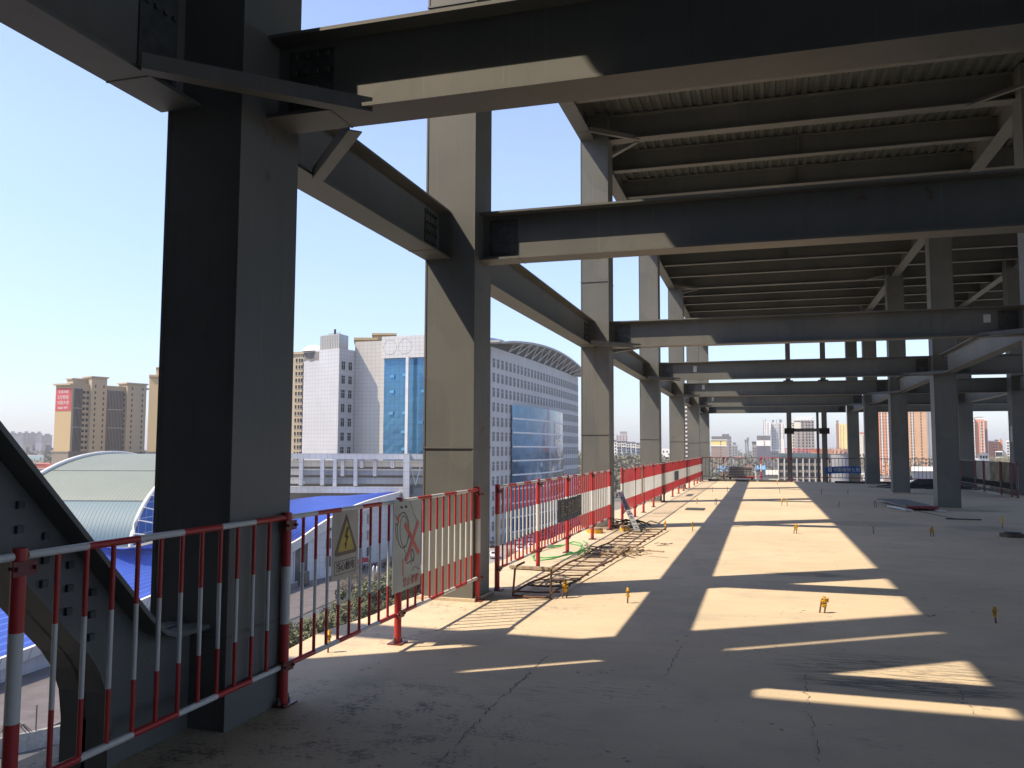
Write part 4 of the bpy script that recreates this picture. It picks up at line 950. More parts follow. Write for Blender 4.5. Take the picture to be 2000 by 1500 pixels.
# podium screen with crossing white beams in front of the offices
pod = thing('podium_screen', pc(-35, 185, GZ), 'white tiled podium with an open lattice of posts and beams', 'podium')
pD = 190.0; X = lambda px: xat(px, pD)
PT = grid_mat('podium tile', (.50, .51, .52), (.27, .28, .30), tang(pc(0, pD), pc(10, pD)), 1.35, 1.9, .09, .35)
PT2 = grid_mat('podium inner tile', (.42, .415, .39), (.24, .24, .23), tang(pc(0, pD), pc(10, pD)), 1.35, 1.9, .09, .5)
def hb(x0, x1, y0, y1, D, name, mat, dep=1.0):
    a = pc(X(x0)*D/pD, D); b = pc(X(x1)*D/pD, D); z0 = zpx((x0+x1)/2, y1, D); z1 = zpx((x0+x1)/2, y0, D); f = F0*dep
    vs = [a + Z*z0, b + Z*z0, b + Z*z1, a + Z*z1, a + f + Z*z0, b + f + Z*z0, b + f + Z*z1, a + f + Z*z1]
    return MB().add(vs, [(0,1,2,3),(4,5,6,7),(0,1,5,4),(3,2,6,7),(0,3,7,4),(1,2,6,5)]).build(name, mat, pod)
hb(560, 828, 886, 897, pD, 'top_beam', PT)
for y0, y1 in ((899, 911.5), (916, 928), (933, 945)): hb(560, 826, y0, y1, pD + 1.9, 'cross_beam', PT2)
hb(560, 788, 951, 963, pD - .6, 'eave_beam', PT, 2.4)
for x, yb in ((588.5, 948), (630, 948), (654.5, 950), (695, 949)): hb(x - 3.6, x + 3.6, 896.8, yb, pD - .05, 'post', PT)
for x, yb in ((669.5, 930), (707, 914), (732.5, 930), (767, 914)): hb(x - 3.4, x + 3.4, 896.8, yb, pD + .1, 'post', PT2)
hb(788, 800, 886, 1000, pD - 1.2, 'corner_post', PT, 1.2)
hb(560, 828, 899, 1010, pD + 6, 'rear_wall', plain('podium recess shade', (.10, .10, .10), .8), 1.0)  # rear wall coloured dark so the lattice gaps look shaded
MB().tube([pc(X(812), pD+.5, zpx(812, 948, pD)), pc(X(826), pD+.5, zpx(826, 890, pD))], .12, 5).build('cable_stay', FAS, pod)
MB().tube([pc(X(812), pD+.5, zpx(812, 948, pD)), pc(X(800), pD+.5, zpx(800, 905, pD))], .12, 5).build('cable_stay', FAS, pod)
hb(800, 828, 950, 1100, pD + 1.5, 'dark_wall', plain('slate wall', (.09, .11, .14), .5), 2)
# ---------------------------------------------------------------- apartment blocks and towers
def tower(label, xl, xr, yt, D, depth=14, wall=None, side=None, cols=(), rowpx=None, wsize=(1.3, 1.5), cat='tower', group='towers beyond the far fence', name='apartment_tower', Dr=None, z0=GZ, cornice=None, top=None, sidecols=(), skip=2, storey=3.0, floor_z=-10, style=0):
    Dr = Dr or (D - .55 * (xr - xl) * D / FPX if D > 600 else D); f = quad(xl, D, xr, Dr, depth); zt_ = zpx(xl, yt, D)
    t = thing(name, (sum(p.x for p in f)/4, sum(p.y for p in f)/4, z0), label, cat, group)
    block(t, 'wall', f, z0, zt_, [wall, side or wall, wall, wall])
    L = (f[1] - f[0]).length; zs = []; z = zt_ - skip - wsize[1]
    while z > floor_z: zs.append(z); z -= storey
    if cols: facade(t, f[0], f[1], zs, [L * c for c in cols], *wsize, style)
    if sidecols: facade(t, f[1], f[2], zs, [depth * c for c in sidecols], *wsize, style)
    if cornice: block(t, 'cornice', expand(f, .9), zt_ - .1, zt_ + .9, cornice)
    if top:
        for (a, b, h, m) in top:
            p, q = f[0].lerp(f[1], a), f[0].lerp(f[1], b); n_ = (f[3] - f[0]) * .7
            block(t, 'roof_house', [p + n_*.1, q + n_*.1, q + n_, p + n_], zt_ + .5, zt_ + h, m)
            block(t, 'roof_slab', expand([p + n_*.1, q + n_*.1, q + n_, p + n_], .8), zt_ + h - .05, zt_ + h + .5, m)
    return t, f, zt_
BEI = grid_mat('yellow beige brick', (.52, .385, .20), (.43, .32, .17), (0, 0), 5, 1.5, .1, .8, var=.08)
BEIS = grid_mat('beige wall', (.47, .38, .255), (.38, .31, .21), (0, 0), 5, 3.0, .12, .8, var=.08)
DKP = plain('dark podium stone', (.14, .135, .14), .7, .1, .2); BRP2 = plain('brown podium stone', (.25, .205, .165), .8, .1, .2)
ORG = plain('orange render', (.56, .24, .12), .8, .08, .1); PNK = plain('salmon render', (.60, .25, .14), .8, .08, .1); TAN = plain('tan render', (.52, .31, .17), .8, .08, .1)
YEW = plain('yellow render', (.70, .56, .22), .8, .06, .1); BRN = plain('mauve brown render', (.27, .20, .175), .8, .08, .1); SLT = plain('slate blue render', (.105, .105, .14), .8, .08, .1)
GRB = plain('grey brown render', (.28, .25, .225), .8, .08, .1); CRM = plain('cream render', (.60, .56, .47), .8, .06, .1); GRY = plain('grey render', (.25, .25, .26), .8, .1, .1); MAN = plain('mansard grey', (.13, .135, .14), .8, .1, .3)
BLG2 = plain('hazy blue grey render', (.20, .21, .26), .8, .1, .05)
# beige block with the red banner
t = thing('apartment_block', pc(-225, 455, GZ), 'long beige block with a red advertising banner on its sunlit end', 'apartment block')
cA, cB, cC = pc(xat(101.5, 441), 441), pc(xat(134, 437), 437), pc(xat(284, 472), 472)
bk = (cA - cB); zt1 = zpx(134, 752, 437)
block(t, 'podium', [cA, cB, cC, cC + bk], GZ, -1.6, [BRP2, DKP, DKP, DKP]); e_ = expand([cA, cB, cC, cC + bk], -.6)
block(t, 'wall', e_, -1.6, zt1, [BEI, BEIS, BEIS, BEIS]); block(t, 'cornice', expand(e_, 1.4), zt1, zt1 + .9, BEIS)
block(t, 'podium_band', expand([cA, cB, cC, cC + bk], .3), -1.7, -1.0, BRP2)
d = (e_[2] - e_[1]).normalized(); L = (e_[2] - e_[1]).length; nr = Vector((d.y, -d.x, 0))
zs = [zt1 - 4.2 - 2.93 * k for k in range(12)]
bays = [(.205, .395, 5.0, 3.0), (.425 + .295, .97, 4.0, 3.0)]
for a, b, h, o in ((.22, .42, 4.6, 2.2), (.70, .97, 2.5, 2.2)):
    p, q = e_[1] + d*L*a + nr*o, e_[1] + d*L*b + nr*o
    block(t, 'stair_bay', [p - nr*0, q, q - nr*9, p - nr*9], -1.6, zt1 + h, [BEIS]); block(t, 'bay_cornice', expand([p, q, q - nr*9, p - nr*9], 1.0), zt1 + h, zt1 + h + .7, BEIS)
    facade(t, p, q, zs + [zt1 - .8], [(q - p).length * c for c in (.25, .8)], .8, 1.5, 0)
for a, b in ((.02, .13), (.46, .68)):
    p, q = e_[1] + d*L*a + nr*.5, e_[1] + d*L*b + nr*.5
    block(t, 'glazed_bay', [p, q, q - nr*.5, p - nr*.5], -1.4, zt1 - 1.4, [plain('bay grey', (.27, .255, .235), .7)])
    for k in range(7 if b < .2 else 11):
        f_ = (k + .5) / (7 if b < .2 else 11); m_ = p.lerp(q, f_)
        MB().bar(m_ + nr*.05 + Z*-1.2, m_ + nr*.05 + Z*(zt1 - 1.8), .55, .12).build('window_strip', GLASSD, t)
    for z in (zt1 - 12, zt1 - 22): MB().bar(p + nr*.12 + Z*z, q + nr*.12 + Z*z, .2, .35).build('band', CRM, t)
facade(t, e_[1], e_[2], zs, [L * c for c in (.155, .20, .70)], 1.3, 1.5, 0)
for a, b, h in ((.03, .25, 3.0),):
    p, q = e_[1] + d*L*a - nr*2, e_[1] + d*L*b - nr*2
    block(t, 'roof_house', [p, q, q - nr*6, p - nr*6], zt1 + .9, zt1 + 3.2, [BEIS]); block(t, 'roof_slab', expand([p, q, q - nr*6, p - nr*6], .8), zt1 + 3.2, zt1 + 3.9, BEIS)
bt = thing('advert_banner', (e_[0] + e_[1]) / 2 + Z*(zt1 - 8), 'red banner with white lettering high on the beige block end wall', 'banner')
dd = (e_[1] - e_[0]).normalized(); nn_ = Vector((dd.y, -dd.x, 0)); Lw = (e_[1] - e_[0]).length; zb0 = zpx(118, 802, 438); zb1 = zpx(118, 757.5, 438)
RB = plain('red banner', (.50, .055, .06), .6, .06, .5); c0 = (e_[0] + e_[1]) / 2 + nn_*.12
MB().bar(c0 - dd*(Lw*.47) + Z*((zb0+zb1)/2), c0 + dd*(Lw*.47) + Z*((zb0+zb1)/2), .1, zb1 - zb0).build('cloth', RB, bt)
rz_ = math.atan2(dd.y, dd.x); hh = zb1 - zb0
for tx, sz, fz in (('东来尚城', 1.75, .82), ('3万抢住', 2.25, .58), ('公园大宅', 2.05, .345), ('8680 999', 1.75, .12)):
    p = c0 + nn_*.13 + Z*(zb0 + hh*fz); text_mesh(tx, sz, WL, 'lettering', bt, p - bt.location, (R(90), 0, rz_), .02)
# second beige block, mostly hidden by the near column
t, f, z_ = tower('tall beige block with a sunlit end wall close to the near column', 287, 330, 735.5, 418, 40, BEI, BEIS, (.86,), wsize=(1.1, 1.6), cat='apartment block', group=None, name='apartment_block', z0=-1.0, cornice=BEI, top=((.3, .95, 4.5, BEI),), storey=2.9, floor_z=-1)
block(t, 'podium', expand(f, .5), GZ, -.9, DKP)
t, f, z_ = tower('shaded beige tower squeezed between the near column and the white office', 540, 588, 693, 366, 16, BEIS, BEIS, (.74, .86, .96), wsize=(.9, 1.6), cat='apartment block', group=None, name='apartment_block', cornice=BEIS, storey=2.9, Dr=362)
tower('lower shaded slab just behind the shaded beige tower', 586, 600, 701, 385, 16, BEIS, BEIS, (.2, .5, .8), wsize=(1.0, 1.6), cat='apartment block', group=None, name='apartment_block', storey=2.9)
t, f, z_ = tower('beige roof house showing above the white office roof', 690, 732, 664, 330, 14, BEI, BEIS, (), cat='apartment block', group=None, name='apartment_block', cornice=BEI)
f = quad(727, 333, 768, 333, 10); z1 = zpx(745, 655, 333)
block(t, 'roof_house', f, zpx(745, 666, 333), z1, BEI); block(t, 'roof_slab', expand(f, 1.2), z1, z1 + .8, BEI)
# far blue grey slabs on the left
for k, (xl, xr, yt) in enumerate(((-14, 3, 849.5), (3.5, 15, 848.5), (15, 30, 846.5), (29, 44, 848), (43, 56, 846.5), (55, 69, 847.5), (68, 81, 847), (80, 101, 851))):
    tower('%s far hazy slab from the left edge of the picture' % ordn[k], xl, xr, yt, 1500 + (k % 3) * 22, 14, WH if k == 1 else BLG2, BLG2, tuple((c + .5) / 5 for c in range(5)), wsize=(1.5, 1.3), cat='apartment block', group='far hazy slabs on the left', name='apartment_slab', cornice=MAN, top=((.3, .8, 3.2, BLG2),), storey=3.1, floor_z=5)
# billboard, low brown building and red roofs on the left
t = thing('billboard', pc(xat(64, 520), 520, GZ), 'large roadside billboard with a pale car advertisement on a single pole', 'billboard')
MB().tube([pc(xat(69, 521), 521, GZ), pc(xat(69, 521), 521, zpx(69, 904, 521))], .5, 8).build('pole', FAS, t)
a, b = pc(xat(40.5, 520), 520), pc(xat(86, 520), 520); z0_, z1_ = zpx(63, 904, 520), zpx(63, 889.5, 520)
MB().bar(a + Z*(z0_+z1_)/2, b + Z*(z0_+z1_)/2, .8, z1_ - z0_ + .4).build('frame', WH, t)
fr_ = -F0 * .45
def bp(u0, u1, v0, v1, mat, nme, o=.02):
    p, q = a.lerp(b, u0) + fr_*(1+o), a.lerp(b, u1) + fr_*(1+o); zz0, zz1 = z0_ + (z1_-z0_)*v0, z0_ + (z1_-z0_)*v1
    MB().add([p + Z*zz0, q + Z*zz0, q + Z*zz1, p + Z*zz1], [(0,1,2,3)]).build(nme, mat, t)
bp(.02, .98, .05, .95, plain('advert sky', (.45, .58, .58), .6), 'poster')
bp(.27, .98, .05, .30, plain('advert sand', (.50, .42, .20), .6), 'poster_ground', .08)
for u0, u1, v0, v1 in ((.28, .58, .10, .38), (.34, .52, .38, .56), (.62, .66, .2, .65), (.70, .82, .12, .38), (.85, .93, .3, .7), (.08, .22, .5, .56), (.06, .2, .25, .4)):
    bp(u0, u1, v0, v1, GRY, 'poster_picture', .14)
for k in range(6):
    for u, w_ in ((-.025, .0), (1.0, .035)): bp(u, u + .02 + w_, .06 + k*.16, .12 + k*.16, GRY, 'side_slat', .0)
tower('low brown office strip below the billboard', 12, 96, 918.5, 430, 12, BRN, BRN, tuple((c + .5) / 9 for c in range(9)), wsize=(3.2, 2.2), cat='building', group=None, name='low_building', storey=5, skip=2.2, floor_z=-20, cornice=GRY)
tower('wide low roofed sheds just behind the brown strip', 2, 70, 913, 520, 60, GRY, GRY, (), cat='building', group=None, name='low_building')
tower('coral red roofed shed to the right of the billboard', 72, 100, 906, 520, 30, plain('coral red', (.60, .13, .09), .7), None, (), cat='shed', group=None, name='red_shed')
MB_ = MB(); q = pc(xat(55, 300), 300); MB_.bar(q + RT0*-2 + Z*(GZ+3), q + RT0*2 + Z*(GZ+3), 2, .3); MB_.bar(q + RT0*-1.6 + Z*GZ, q + RT0*-1.6 + Z*(GZ+3), .2, .2); MB_.bar(q + RT0*1.6 + Z*GZ, q + RT0*1.6 + Z*(GZ+3), .2, .2)
tag(MB_.build('bus_shelter', WH, origin=q + Z*GZ), 'small white flat roofed shelter among the trees at left', 'shelter')
# white flats and tower seen between the left columns
for k in range(7):
    x0 = 1196 + k * 9.2
    tower('%s white gabled flat of the row seen between the third and fourth columns' % ordn[k], x0, x0 + 8.0, 861 + k * .9 + (k % 2), 800 + k * 14, 12, WH, CRM, (.25, .75), wsize=(1.3, 1.5), cat='apartment block', group='white flats between the left columns', name='white_flats', cornice=MAN, storey=3.0, floor_z=-4)
tower('hazy pink and grey twin tower behind the white flats', 1203, 1226, 849, 1500, 14, plain('pinkish render', (.42, .36, .36), .8), GRY, (.15, .4, .65, .9), wsize=(2.2, 1.6), name='apartment_tower', top=((.35, .95, 5, GRY),), group=None)
tower('small white block seen between the fourth and fifth columns', 1291, 1308, 876, 760, 12, WH, GRY, (.3, .7), group=None, name='white_flats', cat='apartment block', floor_z=-4)
tower('pale pink tower glimpsed in the slit between the fifth and sixth columns', 1336, 1352, 792, 620, 14, CRM, ORG, (.3, .5, .7), group=None, wsize=(1.4, 1.5), floor_z=-15)
# towers in the far opening
t, f, z_ = tower('brown tower with a yellow top storey, left in the far opening', 1389, 1418.5, 871, 840, 14, BRN, GRY, (.64,), storey=2.95, wsize=(.9, 1.3), sidecols=(.5,), skip=.3)
g = [p for p in f]; block(t, 'upper_wall', expand(g, .2), z_, z_ + 5.8, [YEW, GRY, YEW, YEW]); block(t, 'band', expand(g, .8), z_ - .4, z_ + .5, WH); block(t, 'cornice', expand(g, 1.2), z_ + 5.6, z_ + 6.4, WH); block(t, 'mansard_roof', expand(g, -.5), z_ + 6.4, z_ + 9.6, MAN)
facade(t, g[0] + (g[0]-g[3]).normalized()*.3, g[1] + (g[0]-g[3]).normalized()*.3, [z_ + .9, z_ + 3.6], [(g[1]-g[0]).length * .64], .9, 1.3, 0)
t, f, z_ = tower('dark domed block adjoining the brown tower', 1406, 1429, 858, 868, 14, GRY, GRY, (.85,), wsize=(1.2, 1.3)); q = expand(f, -.5)
block(t, 'dome_base', q, z_, z_ + 3, MAN); block(t, 'domed_roof', expand(f, -4), z_ + 3, z_ + 5.4, MAN)
tower('small dark tower under construction right of the domed one', 1429, 1441, 870, 1000, 12, GRY, GRY, (.3, .7), top=((.2, .7, 3, GRY),))
for k, (x, y) in enumerate(((1456.3, 859), (1460.6, 855))):
    p = pc(xat(x, 1400), 1400); zt_ = zpx(x, y, 1400)
    t = thing('tall_mast', p + Z*GZ, ('left' if k == 0 else 'right') + ' one of two slim hazy masts side by side on the horizon', 'mast', 'slim masts on the horizon')
    MB().tube([p + Z*GZ, p + Z*zt_], [1.6, 1.1], 8).build('shaft', GRY, t)
    for h in (.9, .97): MB().tube([p + Z*(GZ + (zt_-GZ)*h), p + Z*(GZ + (zt_-GZ)*h + 1.5)], 2.3, 10).build('platform', GRY, t)
t, f, z_ = tower('slate blue tower with a white crown, centre of the far opening', 1478, 1505, 871, 840, 14, SLT, SLT, (.55,), storey=2.95, wsize=(.7, 1.2), skip=.5)
block(t, 'crown', expand(f, .3), z_, z_ + 5.6, WH); block(t, 'mansard_roof', expand(f, -.3), z_ + 5.6, z_ + 10.3, MAN); facade(t, f[0] - F0*.4, f[1] - F0*.4, [z_ + 1, z_ + 3.4], [(f[1]-f[0]).length*.55], .9, 1.3, 0)
tower('narrow grey wing on the left of the slate blue tower', 1469, 1478, 871, 845, 12, GRY, GRY, (.3, .75), wsize=(1.1, 1.4), storey=2.95, top=((0, 1, 4, MAN),))
tower('slate low block between the slate tower and the brown mall', 1505, 1521, 881, 760, 12, SLT, SLT, (.2, .5, .8), wsize=(1.1, 1.3))
t, f, z_ = tower('tall white tower behind the slate blue one', 1494, 1506.5, 824.5, 1500, 16, WH, CRM, (.45, .62), storey=2.75, wsize=(1.0, 1.4))
tower('middle section of the tall white tower, deeply ribbed', 1507, 1522, 825.5, 1505, 16, WH, GRY, (.12, .35, .55, .75, .93), storey=2.75, wsize=(1.5, 1.2), top=((.1, .4, 4, GRY),), floor_z=0)
tower('right section of the tall white tower with a grey lower part', 1522.5, 1534, 826, 1500, 16, WH, GRY, (.25, .7), storey=2.75, wsize=(1.5, 1.2), top=((.1, .5, 5, GRY),), floor_z=20)
for x, y in ((1492, 820), (1496, 818), (1518, 819), (1523.5, 817.5)):
    p = pc(xat(x, 1490), 1490); tag(MB().tube([p + Z*zpx(x, 860, 1490), p + Z*zpx(x, y, 1490)], .5, 5).build('crane_mast', GRY, origin=p), 'thin crane mast near x %s of the tall white tower top' % {1492: 'the left side', 1496: 'the left corner', 1518: 'the middle', 1523.5: 'the right corner'}[x], 'crane mast', 'masts on the white tower')
t, f, z_ = tower('broad grey brown tower with white gables, framed by the dark posts', 1552, 1591, 821.5, 860, 16, GRB, GRY, (.22, .44, .62, .76, .93), storey=3.02, wsize=(1.6, 1.7), skip=1.2, cornice=WH)
MB().bar(f[0] - F0*.25 + Z*(z_ - 6.3) , f[0].lerp(f[1], .34) - F0*.25 + Z*(z_ - 6.3), .3, 9.5).build('yellow_panel', CRM, t)
for k in range(5):
    p = f[0].lerp(f[1], .28 + k*.165); MB().add([p + RT0*-2 + Z*(z_+.9), p + RT0*2 + Z*(z_+.9), p + Z*(z_+3.6), p + F0*6 + RT0*-2 + Z*(z_+.9), p + F0*6 + RT0*2 + Z*(z_+.9), p + F0*6 + Z*(z_+3.6)], [(0,1,2),(3,5,4),(0,2,5,3),(1,4,5,2)]).build('gable', WH, t)
tower('stepped cream wing on the left of the grey brown tower', 1542.5, 1552, 826, 875, 12, CRM, GRY, (.3, .8), storey=3.0, wsize=(1.6, 1.5), cornice=WH)
# mall with red letters
t, f, z_ = tower('wide tan mall with rows of windows and red letters on its roof', 1519, 1652, 885, 480, 40, plain('mall tan', (.50, .40, .26), .8, .08, .1), GRY, tuple((c + .5) / 11 for c in range(11)), storey=3.85, wsize=(2.6, 2.5), cat='mall', group=None, name='shopping_mall', skip=3.2, floor_z=-21, style=1)
MB().bar(f[0] - F0*.4 + Z*(z_ - 1.2), f[1] - F0*.4 + Z*(z_ - 1.2), .6, 2.2).build('glazed_band', plain('teal glazed band', (.13, .19, .20), .25), t)
for k in range(12): p = f[0].lerp(f[1], k/11); MB().bar(p - F0*.3 + Z*GZ, p - F0*.3 + Z*(z_ - 2.4), .5, .5).build('pilaster', CRM, t)
tb = MB(); a, b = f[0].lerp(f[1], .50), f[0].lerp(f[1], 1.0); tb.bar(a + F0*3 + Z*(z_ + 1.2), b + F0*3 + Z*(z_ + 1.2), .6, 2.6); tb.build('orange_parapet', ORG, t)
rs = thing('roof_sign', f[0].lerp(f[1], .36) + Z*z_, 'row of large red roof letters on the tan mall', 'sign')
REDL = plain('red letters', (.62, .03, .06), .5); q = f[0].lerp(f[1], .36) - F0*.3 + Z*(z_ + 1.3)
text_mesh('百姓购物广场', 3.1, REDL, 'lettering', rs, q - rs.location, (R(90), 0, math.atan2(RT0.y, RT0.x)), .1, sx=1.15)
for k in range(2): MB().bar(f[0].lerp(f[1], .19) + Z*(z_ + .1 + 2.7*k), f[0].lerp(f[1], .56) + Z*(z_ + .1 + 2.7*k), .2, .2).build('sign_rail', WH, rs)
tw = thing('round_turret', pc(xat(1641, 470), 470, GZ), 'turret with a spiky brown crown at the right end of the mall', 'turret')
p = pc(xat(1641, 470), 470); MB().tube([p + Z*GZ, p + Z*-1], 5.2, 18).build('drum', GRY, tw)
MB().tube([p + Z*-1, p + Z*1.6], [5.6, 4.2], 18).build('crown', plain('crown brown', (.38, .2, .12), .7), tw)
for k in range(16):
    a = k*.393; e = p + RT0*(5.4*math.cos(a)) + F0*(5.4*math.sin(a)); MB().tube([e + Z*-.5, e + Z*2.6], [.5, .05], 5).build('spike', BRN, tw)
t, f, z_ = tower('bright yellow tower with a red stair side', 1639.5, 1655.5, 828, 1200, 14, YEW, PNK, (.2, .55), storey=2.9, wsize=(.9, 1.3))
tower('dull red stair side of the yellow tower', 1634, 1639.3, 826, 1206, 12, plain('brick red', (.38, .17, .14), .8), None, (.2, .8), storey=2.9, wsize=(1.2, 1.3), top=((.1, .9, 3, BRN),))
tower('red topped grey tower in the slit right of the banner column', 1680, 1690, 849, 1200, 14, CRM, GRY, (.7,), top=((0, 1, 3, PNK),))
t, f, z_ = tower('orange tower with white balcony strips between two right columns', 1716, 1739, 790, 700, 14, ORG, ORG, (.22, .42, .72, .92), storey=2.55, wsize=(1.2, 1.3))
for c in (.32, .82): p = f[0].lerp(f[1], c) - F0*.15; MB().bar(p + Z*GZ, p + Z*z_, 1.0, .4).build('balcony_strip', WH, t)
t, f, z_ = tower('tan tower with a white corner strip between two right columns', 1770, 1811.5, 785, 850, 16, TAN, TAN, (.27, .38, .74), storey=3.0, wsize=(1.3, 1.6))
p = f[0].lerp(f[1], .325) - F0*.15; MB().bar(p + Z*GZ, p + Z*z_, .9, .4).build('corner_strip', WH, t)
tower('pale grey tower hugging the largest right column', 1811.5, 1824, 800, 1250, 12, GRY, GRY, (.3,), storey=3)
t, f, z_ = tower('salmon tower with white balconies at the right of the picture', 1905, 1924.5, 820, 840, 12, PNK, PNK, (.68,), storey=3.0, wsize=(2.3, 1.7), top=((.0, .85, 3.0, WH),), style=1)
MB().bar(f[0].lerp(f[1], .62) - F0*.12 + Z*GZ, f[0].lerp(f[1], .62) - F0*.12 + Z*(z_-2), .5, .3).build('balcony_strip', WH, t)
MB().bar(f[0].lerp(f[1], .93) - F0*.12 + Z*GZ, f[0].lerp(f[1], .93) - F0*.12 + Z*(z_-2), .5, .3).build('balcony_strip', WH, t)
tower('shaded right flank of the salmon tower', 1924.5, 1930, 822, 850, 12, plain('shaded salmon', (.34, .18, .15), .8), None, ())  # the flank's shade is put into a darker salmon colour
t, f, z_ = tower('white balconied middle section of the salmon tower', 1898.5, 1905, 820, 838, 12, WH, WH, (.55,), storey=3.0, wsize=(1.6, 1.6), top=((0, 1, 1.4, WH),))
tower('left salmon section of the salmon tower with white windows', 1888, 1898.5, 818, 842, 12, PNK, PNK, (.3,), storey=3.0, wsize=(2.2, 1.6), top=((.0, .9, 2.6, WH),), style=1)
tower('projecting white balconies at the left of the salmon tower', 1881.5, 1888, 829, 838, 12, WH, GRY, (.4, .85), storey=3.0, wsize=(1.3, 1.7), top=((0, 1, .7, MAN),))
tower('lower salmon block at the left of the salmon tower', 1872, 1881.5, 857, 830, 12, PNK, ORG, (.3, .7), storey=3.0, wsize=(1.2, 1.5), cornice=WH)
tower('hazy grey slab behind the white balconies on the right', 1876, 1884, 832, 1300, 12, GRY, GRY, ())
tower('low salmon block right of the salmon tower', 1930.5, 1952, 862.5, 850, 14, PNK, ORG, (.5, .73), storey=3.0, wsize=(1.0, 1.5), cornice=WH, top=((.62, .95, 1.5, PNK),))
tower('right wing of the low salmon block', 1952, 1958.5, 859, 858, 12, ORG, ORG, (), top=((.2, .8, 1.5, WH),))
tower('salmon tower cut by the slim column at the right', 1972, 1984, 857, 900, 12, PNK, PNK, (.25,), storey=3, wsize=(2, 1.6), top=((.0, .9, 2.6, WH),))
tower('white balcony stack beside the salmon tower cut by the slim column', 1965.5, 1972, 860, 898, 12, WH, GRY, (.5,), storey=3, wsize=(1.8, 1.6))
tower('white colonnade block above the bare trees on the right', 1944, 1958, 881, 640, 10, WH, GRY, (.15, .38, .62, .85), storey=4.4, wsize=(1.1, 3.4), skip=.8, floor_z=-10)
t, f, z_ = tower('long white walled building with a grey pyramid pavilion roof', 1868, 1931, 896, 300, 16, WH, WH, (), cat='building', group=None, name='pavilion_building')
q = quad(1909.5, 300, 1931, 300, 5); z2 = zpx(1920, 889.5, 300); block(t, 'lantern', q, z_, z2, WH)
for k in range(3): p = q[0].lerp(q[1], .25 + .25*k) - F0*.06; MB().bar(p + Z*(z_ + .15), p + Z*(z2 - .2), .62, .05).build('lantern_window', GLASSD, t)
e = expand(q, .8); ap = sum(q, Vector())/4; mb = MB(); mb.add([p + Z*z2 for p in e] + [ap + Z*zpx(1920, 882, 300)], [(0,1,4),(1,2,4),(2,3,4),(3,0,4),(3,2,1,0)]); mb.build('pyramid_roof', MAN, t)
# sheds and blue tarpaulins beyond the far fence
BLT = plain('light blue sheet', (.16, .38, .72), .6, .15, .3)
for k, (xl, xr, yt, D, dp, mt, l) in enumerate(((1392, 1418, 920, 640, 26, BLT, 'lower light blue roofed shed at the left of the far opening'), (1404, 1436, 912, 760, 30, BLT, 'upper light blue roofed shed at the left of the far opening'),
        (1476, 1495, 912, 640, 50, BLT, 'light blue roofed shed right of the striped grey one'), (1458, 1478, 910, 800, 30, REDL, 'small bright red roofed shed'), (1420, 1474, 917, 560, 60, GRY, 'long striped grey roofed factory in the middle'),
        (1495, 1519, 921, 560, 30, CRM, 'cream market hall beside the mall'), (1225, 1262, 925, 560, 40, plain('orange shed', (.5, .17, .08), .7), 'orange roofed shed behind the dense fence'), (1735, 1770, 912, 560, 60, GRY, 'grey parking sheds between the right columns'),
        (1780, 1822, 914, 560, 40, WH, 'pale sheds right of the tan tower'), (1880, 1990, 914, 420, 30, GRY, 'grey low wing behind the right hand fence'))):
    f = quad(xl, D, xr, D, dp); z1 = zpx(xl, yt, D); t = thing('low_shed', sum(f, Vector())/4 + Z*GZ, l, 'shed', 'low sheds beyond the fences')
    block(t, 'wall', f, GZ, max(GZ + 2.5, z1 - 2), GRY if mt != GRY else BRN)
    e = expand(f, 1.5); m = (e[0] + e[3])/2, (e[1] + e[2])/2; zz = max(GZ + 2.5, z1 - 2)
    MB().add([e[0] + Z*zz, e[1] + Z*zz, m[1] + Z*(zz+2.6), m[0] + Z*(zz+2.6), e[3] + Z*zz, e[2] + Z*zz], [(0,1,2,3),(3,2,5,4),(0,3,4),(1,5,2)]).build('roof', mt, t)
# ---------------------------------------------------------------- trees and shrubs
def leafm(name, a, b): return plain(name, a, .8, .2, .8, col2=b)
LG = leafm('shrub leaves', (.125, .125, .06), (.07, .08, .04)); LB = leafm('dry twigs', (.17, .145, .095), (.11, .095, .065)); BARK = plain('bark', (.12, .10, .08), .9, .2, 4); LY = leafm('young leaves', (.16, .17, .06), (.09, .11, .04))
def crown_mesh(rx, rz, n, leaf, seed, twig=False):
    rd = random.Random(seed); mb = MB()
    cl = [(rd.gauss(0, .42), rd.gauss(0, .42), rd.uniform(-.8, .8), rd.uniform(.2, .5)) for _ in range(16)]
    for k in range(n):
        c = cl[k % len(cl)]; v = Vector((rd.gauss(0, 1), rd.gauss(0, 1), rd.gauss(0, 1))).normalized() * c[3] * rd.uniform(.55, 1.05)
        p = Vector(((c[0] + v.x) * rx, (c[1] + v.y) * rx, (c[2] + v.z) * rz + rz))
        if p.z < 0: continue
        a = Vector((rd.uniform(-1,1), rd.uniform(-1,1), rd.uniform(-1,1))).normalized(); b = a.orthogonal().normalized()
        if twig: mb.add([p - a*leaf*2.4, p - a*leaf*2.4 + b*leaf*.12, p + a*leaf*2.4], [(0,1,2)])
        else: mb.add([p - a*leaf, p + b*leaf*.6, p + a*leaf, p - b*leaf*.6], [(0,1,2,3)])
    return mb.mesh('foliage', [LB if twig else LG])
